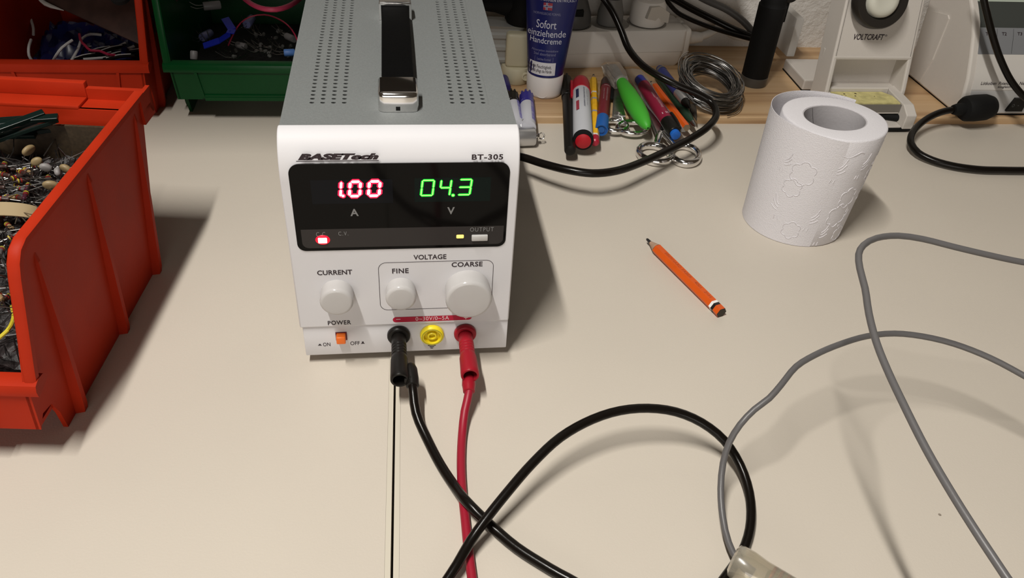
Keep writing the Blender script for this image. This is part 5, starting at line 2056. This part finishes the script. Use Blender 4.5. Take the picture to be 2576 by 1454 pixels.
# ------------------------------------------------------------------ coil of tinned wire
cc = at(1783, 232, BZ + 0.009)
t = thing('wire_coil', 'loose coil of bright tinned wire lying on the pine board', 'wire coil')
rng = random.Random(3)
for part in range(2):
    m = MB()
    for k in range(72 if part == 0 else 7):
        R_ = rng.uniform(0.0195, 0.0285) if part == 0 else rng.uniform(0.027, 0.032)
        h_ = (rng.random() ** 1.3) * 0.016 - 0.007
        ph = rng.uniform(0, 2 * PI)
        tl = rng.uniform(-.10, .10) if part == 0 else rng.uniform(-.2, .2)
        tl2 = rng.uniform(-.10, .10)
        ex, ey = rng.uniform(-.0025, .0025), rng.uniform(-.0025, .0025)
        span = 2 * PI if part == 0 else rng.uniform(1.0, 1.7) * PI
        pts = []
        for q in range(41):
            an = ph + span * q / 40
            r_ = R_ + .0008 * math.sin(3 * an + ph)
            z = h_ + r_ * (tl * math.cos(an) + tl2 * math.sin(an)) * .5
            lx = ex + r_ * math.cos(an) * 1.02
            pts.append(cc + Vector((lx * 0.98, ey + r_ * math.sin(an), 0.0080 + z * 0.95 - lx * 0.15 + (ey + r_ * math.sin(an)) * 0.30)))
        m.tube(pts, .00042, 5, smooth=False)
    m.build('windings' if part == 0 else 'loose_end', TIN, t, smooth=60)

# ------------------------------------------------------------------ black torch standing on the board
tp = at(1903, 221, BZ)
t = thing('torch', 'black cylindrical torch standing upright on the pine board by the soldering stand', 'torch', (tp.x, tp.y + 0.010, BZ), 0)
RT = 0.0125
m = MB()
m.lathe((0, 0, 0), (0, 0, 1), [(0, RT * .96), (.0012, RT), (.0085, RT), (.0088, RT * .97)], 36)
m.build('base_ring', mat('smoke_grey_base', (0.075, 0.068, 0.060), 0.35), t)
m = MB()
m.lathe((0, 0, 0.0088), (0, 0, 1), [(0, RT * .98), (.066, RT * 1.0), (.067, RT * .93), (.070, RT * .90), (.125, RT * .86), (.127, RT * .6)], 36)
m.build('body', BLACKM, t)
m = MB()
m.box((RT * .55, -0.0035, 0.060), (RT * 1.12, 0.0035, 0.080), 0.001)
m.box((RT * .45, -0.0040, 0.078), (RT * 1.28, 0.0040, 0.118), 0.0015)
m.build('clip_hinge', BLACKM, t)
m = MB()
m.lathe((RT * .95, -0.0030, 0.086), (RT * .95, -1, 0.086), [(0, .0072), (.003, .0072), (.0036, .0062), (.0036, .0034), (.0030, .0032), (.0030, .0001)], 28)
m.build('hinge_disc', BLACK, t)
# ------------------------------------------------------------------ soldering iron stand
IV = mat('warm_white_housing', (0.56, 0.52, 0.475), 0.5, bump=0.15, bscale=1200)
IVD = mat('warm_white_housing_base', (0.52, 0.48, 0.44), 0.5, bump=0.15, bscale=1200)
st_f = at(2278, 317, BZ)                        # front foot, right
YF = st_f.y
stand = thing('soldering_stand', 'beige soldering iron stand with a round holder and a yellow sponge in its tray', 'soldering stand', (0, 0, 0))
# picture points give the outline of the leaning front panel; it rises from behind the tray
XL = at(2075, 232, 0.024).x
XR = at(2272, 228, 0.024).x
yb = at(2170, 215, 0.026).y                     # back of the tray, foot of the recess


def pan_y(z):                                   # leaning front panel
    return PY0 + (z - 0.026) * PLEAN


PY0 = yb - 0.010
PLEAN = 0.24
zt_, zm_ = 0.150, aty(2190, 147, PY0 + 0.010).z
D = 0.026
side_in = 0.0042
# taper: the panel gets a little narrower upwards


def px_l(z):
    return XL + 0.045 * (z - 0.026)


def px_r(z):
    return XR - 0.02 * (z - 0.026)


m = MB()
zs = [BZ + 0.0006, 0.026, zm_, 0.100, zt_]
# two cheeks
for s, fx in ((1, px_l), (-1, px_r)):
    ra, rb = [], []
    for z in zs:
        y = pan_y(max(z, 0.015))
        ra.append(Vector((fx(z), y, z)))
    rs = []
    for z in zs:
        y = pan_y(max(z, 0.018))
        x = fx(z)
        rs.append([Vector((x, y, z)), Vector((x + s * side_in, y, z)), Vector((x + s * side_in, y + D, z)), Vector((x, y + D, z))])
    m.rings(rs)
# front plate above the recess, and the recess back
rs = []
for z in (zm_, 0.100, zt_):
    rs.append([Vector((px_l(z) + .001, pan_y(z), z)), Vector((px_r(z) - .001, pan_y(z), z)), Vector((px_r(z) - .001, pan_y(z) + .004, z)), Vector((px_l(z) + .001, pan_y(z) + .004, z))])
m.rings(rs)
m.prism([(pan_y(zm_) + .0002, zm_ + .0035), (pan_y(zm_) + .0002, zm_), (yb + .0135, zm_ - .003), (yb + .0135, zm_ + .0005)], lambda a, b: Vector((px_l(zm_) + .001, a, b)), lambda a, b: Vector((px_r(zm_) - .001, a, b)))
m.box((XL + .001, yb + .0125, BZ + .001), (XR - .001, yb + .0165, zm_ + .004))
m.box((XL + .001, yb + .0002, BZ + .001), (XR - .001, yb + .0130, 0.0235))
hs = m.build('housing', IV, stand, smooth=0)
bv = hs.modifiers.new('bevel', 'BEVEL')
bv.width = 0.0012
bv.segments = 2
bv.limit_method = 'ANGLE'
# base plate stretching out to the left, and a back box
m = MB()
bl0 = at(2016, 229, BZ)
bl1 = at(1968, 174, BZ)
BPZ = BZ + .0110
m.prism([(bl0.x, bl0.y), (XR - .004, bl0.y), (XR - .004, bl1.y), (bl1.x, bl1.y)], lambda a, b: Vector((a, b, BZ + .0008)), lambda a, b: Vector((a, b, BPZ)))
bp2 = m.build('base_plate', IVD, stand, smooth=0)
bv = bp2.modifiers.new('bevel', 'BEVEL')
bv.width = 0.0012
bv.segments = 2
m = MB()
m.prism([(bl0.x, bl0.y), (XR - .004, bl0.y), (XR - .004, bl1.y), (bl1.x, bl1.y)], lambda a, b: Vector((a, b, BZ)), lambda a, b: Vector((a, b, BZ + .0010)))
m.build('rubber_foot', BLACKM, stand, smooth=0)
m = MB()
bxl = atx(1982, 150, at(1990, 150, BZ + .0115).x)
ybk = at(1990, 143, BZ + .0115).y
m.box((at(1983, 148, BZ + .0115).x, ybk, BZ + .0115), (XL + .012, ybk + .05, aty(1985, 47, ybk).z), 0.001)
m.build('back_box', mat('white_back_box', (0.62, 0.60, 0.57), 0.6, bump=.1), stand)
# sponge tray: side arms, rim, open front
m = MB()
TRY0 = YF - .0005
arm_x0, arm_x1 = at(2289, 300, 0.016).x, at(2312, 290, 0.018).x
lx0 = XL + .006
ztop = 0.0225
m.prism([(TRY0, BZ - .003), (TRY0, ztop - .006), (TRY0 + .010, ztop), (yb + .004, ztop + .002), (yb + .004, BZ)], lambda a, b: Vector((arm_x0, a, b)), lambda a, b: Vector((arm_x1, a, b)))
m.prism([(TRY0, BZ - .003), (TRY0, ztop - .006), (TRY0 + .010, ztop), (yb + .004, ztop + .002), (yb + .004, BZ)], lambda a, b: Vector((lx0 - .006, a, b)), lambda a, b: Vector((lx0, a, b)))
m.box((lx0, TRY0 + .002, BZ - .003), (arm_x0, yb, BZ - .001))
m.box((lx0, yb - .004, BZ), (arm_x0, yb + .001, ztop + .003), .001)
m.box((lx0, TRY0 + .012, 0.0125), (arm_x0, yb, 0.0140))
tray = m.build('sponge_tray', IV, stand, smooth=0)
bv = tray.modifiers.new('bevel', 'BEVEL')
bv.width = 0.001
bv.segments = 2
bv.limit_method = 'ANGLE'
m = MB()
m.box((lx0 - .006, TRY0 + .0005, BZ - .0048), (arm_x1, TRY0 + .02, BZ - .003))
m.build('black_strip', BLACKM, stand, smooth=0)  # thin black strip along the underside of the tray front
m = MB()
m.box((lx0, TRY0 + .012, 0.0140), (arm_x0, TRY0 + .0135, ztop - .0015))
m.build('tray_front_edge', mat('grey_tray_edge', (0.16, 0.145, 0.125), 0.5), stand, smooth=0)
ka, kb = at(2180, 284, 0.0098), at(2283, 300, 0.0085)
m = MB()
m.lathe(ka, kb, [(0, .0020), (.02, .0030), ((kb - ka).length, .0034)], 14)
tag(m.build('soldering_tip', BLACKM), 'black pointed tip stored in the open slot under the yellow sponge', 'soldering tip')
m = MB()
sp0, sp1 = TRY0 + .0140, yb - .0045
n = 14
m.prism([(lx0 + .001, sp0), (arm_x0 - .0008, sp0), (arm_x0 - .0008, sp1 - .008), (arm_x0 - .007, sp1), (lx0 + .001, sp1)], lambda a, b: Vector((a, b, .0142)), lambda a, b: Vector((a, b, ztop - .0005)))
SPG = mat('yellow_sponge', (0.56, 0.50, 0.22), 0.9, bump=1.0, bscale=260, vary=0.25, vscale=110)
sp = m.build('sponge', SPG, smooth=0)
tag(sp, 'yellow cleaning sponge lying in the tray of the soldering stand', 'sponge')
m = MB()
for u, v, r in ((2124, 236, .0011), (2152, 235, .0012), (2152, 241, .0010), (2118, 240, .0009), (2200, 242, .0006), (2128, 240, .0006)):
    c = at(u, v, ztop - .00035)
    m.lathe(c - Vector((0, 0, .0004)), c + Vector((0, 0, 1)), [(0, r), (.0003, r * .9), (.0004, r * .4)], 9)
m.build('burn_mark', mat('burnt_spot', (0.05, 0.035, 0.02), 0.8), sp)
# round holder
hc = aty(2203, -2, pan_y(0.085))
axis = Vector((0.02, -1, 0.30)).normalized()
m = MB()
m.lathe(hc - axis * -0.002, hc + axis, [(0, .0235), (.002, .0240), (.009, .0235), (.0105, .0225), (.0105, .0165), (.006, .0150), (.006, .013)], 44, True, False)
m.build('holder_ring', mat('brown_black_ring', (0.020, 0.017, 0.014), 0.4), stand)
m = MB()
m.lathe(hc + axis * .004, hc + axis, [(0, .0150), (.0085, .0142), (.0110, .0120), (.0118, .0085), (.0112, .0060)], 36)
m.build('holder_insert', mat('cream_insert', (0.56, 0.55, 0.47), 0.5), stand, label='cream coloured insert of the round holder')
m = MB()
m.lathe(hc + axis * .0113, hc + axis, [(0, .0050), (.0006, .0046), (.0008, .002)], 18)
m.build('holder_hole', mat('dull_olive', (0.10, 0.09, 0.05), 0.6), stand)
m = MB()
zc0, zc1 = aty(2193, 104, pan_y(.055)).z, aty(2193, 89, pan_y(.06)).z
xc0, xc1 = aty(2152, 97, pan_y(.057)).x, aty(2229, 97, pan_y(.057)).x
add_text(m, 'VOLTCRAFT', lambda a, b: Vector((xc0 + a * (xc1 - xc0), pan_y(zc0 + b * (zc1 - zc0)) - .0002, zc0 + b * (zc1 - zc0))), shear=0.28, bold=0.02)
xd0, xd1 = aty(2230, 93, pan_y(.06)).x, aty(2236, 93, pan_y(.06)).x
zd0, zd1 = aty(2232, 95, pan_y(.06)).z, aty(2232, 90, pan_y(.06)).z
add_text(m, '®', lambda a, b: Vector((xd0 + a * (xd1 - xd0), pan_y(zd0 + b * (zd1 - zd0)) - .0002, zd0 + b * (zd1 - zd0))))
m.build('stand_lettering', INK, stand, smooth=0, label='dark lettering VOLTCRAFT')

# ------------------------------------------------------------------ soldering station at the right edge
fl_ = at(2402, 291, BZ)
X0 = fl_.x
stn = thing('soldering_station', 'beige soldering station with grey display at the right edge', 'soldering station', (0, 0, 0))
edge = [(2402, 291), (2411, 268), (2422, 244), (2434, 198), (2442, 143), (2448, 88), (2449, 55), (2445, 18), (2440, -12), (2432, -60)]
prof = []
for u, v in edge:
    p = atx(u, v, X0)
    prof.append((p.y, p.z))
prof[0] = (fl_.y, BZ + .0012)
zt2 = prof[-1][1]
yb2 = at(2300, 195, BZ).y + .006
X1 = X0 + 0.16
body = prof + [(yb2 + .012, zt2 + .004), (yb2, BZ + .0012)]
m = MB()
m.prism(body, lambda a, b: Vector((X0, a, b)), lambda a, b: Vector((X1, a, b)))
o = m.build('housing', IV, stn, smooth=25)
bv = o.modifiers.new('bevel', 'BEVEL')
bv.width = 0.0022
bv.segments = 3
bv.limit_method = 'ANGLE'
bv.angle_limit = math.radians(50)
m = MB()
m.box((X0 + .0015, fl_.y + .001, BZ), (X1, yb2 - .001, BZ + .0014))
m.build('rubber_foot', BLACKM, stn, smooth=0)


def fr_y(z, off=0.0):
    for (ya, za), (yb_, zb_2) in zip(prof, prof[1:]):
        if za <= z <= zb_2:
            return ya + (yb_ - ya) * (z - za) / (zb_2 - za) - off
    return (prof[0][0] if z < prof[0][1] else prof[-1][0]) - off


def frp(u, v, off=0.0):
    """point on the curved front"""
    y = 0.30
    for _ in range(12):
        p = aty(u, v, y)
        y = fr_y(p.z, off)
    return aty(u, v, y)


def front_patch(mb, xa, xb_, za, zb3, off, thick, mi=0):
    n = 8
    rs = []
    for i in range(n + 1):
        z = za + (zb3 - za) * i / n
        y = fr_y(z)
        rs.append([Vector((xa, y - off, z)), Vector((xb_, y - off, z)), Vector((xb_, y - off + thick, z)), Vector((xa, y - off + thick, z))])
    mb.rings(rs, mi=mi)


Xf0 = frp(2466, 100).x
m = MB()
front_patch(m, X0 + .0065, X1, frp(2500, 226).z, frp(2500, 136).z, .0004, .002)
m.build('front_plate', mat('pale_front_plate', (0.60, 0.57, 0.53), 0.45), stn, smooth=40)
m = MB()
front_patch(m, X0 + .0065, X1, frp(2500, 136).z, frp(2500, 69).z, .0006, .002)
m.build('button_band', mat('blue_grey_band', (0.20, 0.205, 0.215), 0.4), stn, smooth=40)
m = MB()
front_patch(m, X0 + .0065, X1, frp(2500, 69).z, frp(2500, 3).z, .0005, .002)
m.build('display', mat('dark_display', (0.055, 0.060, 0.055), 0.2), stn, smooth=40)
m = MB()
front_patch(m, X0 + .0065, X1, frp(2500, 3).z, frp(2500, -6).z, .0009, .002)
m.build('display_frame', mat('pale_green_frame', (0.40, 0.45, 0.38), 0.4), stn, smooth=40)
m = MB()
front_patch(m, X0 + .0065, X1, BZ + .003, frp(2500, 228).z, .0004, .002)
m.build('lower_plate', mat('grey_lower_plate', (0.43, 0.42, 0.41), 0.45), stn, smooth=40)
m = MB()
for u in (2502, 2543):
    p0_, p1_ = frp(u, 134), frp(u, 72)
    front_patch(m, p0_.x - .0001, p0_.x + .0001, p0_.z, p1_.z, .0008, .0004)
m.build('button_gap', DARKIN, stn, smooth=0)
m = MB()


def st_text(mb, s, u0, u1, v0, v1, off=.0009, **kw):
    a, b = frp(u0, (v0 + v1) / 2), frp(u1, (v0 + v1) / 2)
    c, d_ = frp((u0 + u1) / 2, v1), frp((u0 + u1) / 2, v0)

    def g(q, w_):
        z = c.z + w_ * (d_.z - c.z)
        return Vector((a.x + q * (b.x - a.x), fr_y(z) - off, z))
    add_text(mb, s, g, **kw)


st_text(m, 'T1', 2478, 2490, 80, 88, bold=.02)
st_text(m, 'T2', 2519, 2531, 80, 88, bold=.02)
st_text(m, 'T3', 2558, 2570, 80, 88, bold=.02)
st_text(m, 'Lötkolben', 2467, 2506, 205, 213, .0006, bold=.01, shear=.15)
st_text(m, 'Potential-', 2512, 2546, 205, 213, .0006, bold=.01, shear=.15)
st_text(m, 'ausgleich', 2509, 2542, 215, 222, .0006, bold=.01, shear=.15)
st_text(m, 'Netz', 2564, 2585, 205, 213, .0006, bold=.01, shear=.15)
m.build('station_lettering', INK, stn, smooth=0, label='dark print T1 T2 T3, Lötkolben, Potential-ausgleich, Netz')
m = MB()
a, b = frp(2527, 275), frp(2564, 275)
z0_, z1_ = frp(2545, 277).z, frp(2545, 245).z
m.prism([(a.x, z0_), (b.x + .001, z0_), (b.x + .002, z1_), (a.x + .004, z1_)], lambda p, q: Vector((p, fr_y(q) - .0028, q)), lambda p, q: Vector((p, fr_y(q) + .001, q)))
m.build('rocker_switch', BLACK, stn, smooth=0)
m = MB()
st_text(m, 'o  -', 2541, 2558, 258, 266, .0031)
m.build('switch_marks', mat('dim_marks', (0.07, 0.07, 0.07), .6), stn, smooth=0)
# shallow step on the left side
m = MB()
sy0 = atx(2368, 100, X0).y
m.prism([(sy0, atx(2368, 165, X0).z), (sy0 - .0004, atx(2370, 28, X0).z - .002), (sy0 + .003, atx(2366, 24, X0).z), (yb2 + .002, atx(2335, 24, X0).z), (yb2 - .002, BZ + .004), (sy0 + .006, BZ + .004)], lambda a, b: Vector((X0 - .0014, a, b)), lambda a, b: Vector((X0 + .001, a, b)))
m.build('side_panel', IV, stn, smooth=0)

# black connector and its cable in front of the station
ps0, ps1 = at(2398, 276, BZ + .0125), frp(2512, 266)
t = thing('connector_cable', 'black cable looping on the worktop from a thick black connector plugged into the station', 'cable')
e1 = at(2500, 268, BZ + .0125)
d = (e1 - ps0).normalized()
L = (e1 - ps0).length
m = MB()
m.lathe(ps0, e1, [(0, .0042), (.004, .0052), (.010, .0056), (.0112, .0095), (.014, .0112), (.022, .0118), (L - .010, .0116), (L - .004, .0098), (L - .001, .0060), (L, .0045)], 30)
m.build('connector', BLACKM, t)
m = MB()
m.lathe(e1 - d * .002, e1 + d, [(0, .0034), (.004, .0034), (.0045, .0020), (.006, .0018)], 16)
m.build('contact_sleeve', CHROME, t)
m = MB()
pts = [ps0 + d * .006]
for u, v, z in ((2390, 277, BZ + .0120), (2365, 283, .0175), (2335, 297, .0150), (2308, 318, .012), (2293, 340, .0100), (2292, 362, .0080), (2310, 385, .0055), (2345, 403, .0042), (2395, 417, .0038), (2460, 426, .0038), (2520, 428, .0038), (2600, 428, .0038), (2700, 420, .0038), (2900, 440, .0038), (3300, 520, .0038)):
    pts.append(at(u, v, z))
m.tube(pts, 0.0030, 14)
m.build('cord', BLACKR, t)
# cable hanging down in front of the station
m = MB()
pts = []
for u, v, y, in ((2466, -60, .292), (2473, -10, .287), (2482, 30, .283), (2497, 90, .278), (2517, 150, .273), (2548, 210, .268), (2590, 255, .262), (2640, 280, .258)):
    pts.append(aty(u, v, y))
pts += [at(2720, 315, 0.006), at(2850, 335, 0.0035), at(3300, 330, 0.0035)]
m.tube(pts, 0.0029, 14)
tag(m.build('black_cable', BLACKR), 'black cable hanging down across the front of the soldering station', 'cable')

# ------------------------------------------------------------------ mains cable of the power supply
m = MB()
pts = [Vector((0.0150, 0.199, 0.034)), Vector((0.022, 0.205, 0.032)), Vector((0.036, 0.2075, 0.027)), Vector((0.0575, 0.2045, 0.022)), Vector((0.074, 0.1990, 0.0200))]
for u, v, z in ((1312, 395, 0.0195), (1370, 413, 0.021), (1430, 428, 0.0225), (1490, 436, 0.0225), (1550, 430, 0.0215), (1620, 406, 0.019), (1680, 378, 0.0185), (1735, 350, 0.0195), (1780, 320, 0.024), (1802, 287, 0.027), (1790, 258, 0.031), (1755, 236, 0.036),
                (1705, 215, 0.041), (1655, 190, 0.045), (1612, 160, 0.048), (1580, 120, 0.055), (1562, 75, 0.066), (1540, 28, 0.078), (1515, -8, 0.088), (1480, -40, 0.10)):
    pts.append(at(u, v, z))
pts += [pts[-1] + Vector((-0.012, 0.03, 0.03)), pts[-1] + Vector((-0.02, 0.10, 0.10))]
m.tube(pts, 0.0030, 16)
tag(m.build('mains_cable', BLACKR), 'thick black mains cable from behind the power supply arching over the pens', 'cable')

# cables hanging at the back wall
for pts, R, mt, lb in (([(1640, -40, .41), (1672, -6, .415), (1688, 15, .415), (1705, 32, .415), (1735, 48, .413), (1780, 66, .411), (1830, 82, .409), (1885, 97, .405), (1940, 110, .400)], .0022, BLACKR, 'thinnest black cable hanging in front of the back wall, behind the white plug'),
                       ([(1640, -30, .42), (1690, -6, .425), (1740, 22, .425), (1800, 52, .420), (1850, 76, .412), (1890, 92, .408), (1945, 116, .402)], .0033, BLACKR, 'thick black cable slanting along the back wall towards the torch'),
                       ([(1720, -30, .43), (1780, 2, .432), (1830, 25, .428), (1870, 54, .420), (1900, 88, .412), (1935, 125, .404)], .0034, mat('dull_grey_cable', (0.10, 0.095, 0.09), .5), 'dull grey cable, uppermost of the three along the back wall')):
    m = MB()
    m.tube([aty(u, v, y) for u, v, y in pts], R, 12)
    tag(m.build('wall_cable', mt), lb, 'cable', 'cables along the back wall')
# ------------------------------------------------------------------ the room outside the picture, with an added shade board
m = MB()
m.box((-1.6, -2.0, -0.80), (1.7, 0.52, -0.76))
f_ = m.build('floor', mat('floor_covering', (0.30, 0.27, 0.23), 0.7, vary=.1, vscale=8), smooth=0)
f_['kind'] = 'structure'
f_['label'] = 'dull brown floor under the bench'

# unseen board added above the bins, shaped to shade the back of the bench
m = MB()
rs_ = [(-1.1, 0.138), (-0.06, 0.138), (-0.03, 0.165), (0.19, 0.165), (0.19, 0.45), (-1.1, 0.45)]
m.prism(rs_, lambda a, b: Vector((a, b, 0.32)), lambda a, b: Vector((a, b, 0.338)))
s_ = m.build('shade_board_1', mat('dark_shade_board', (0.035, 0.028, 0.022), 0.6), smooth=0)
s_['kind'] = 'structure'
s_['label'] = 'unseen dark board added above the bins to shade the back'
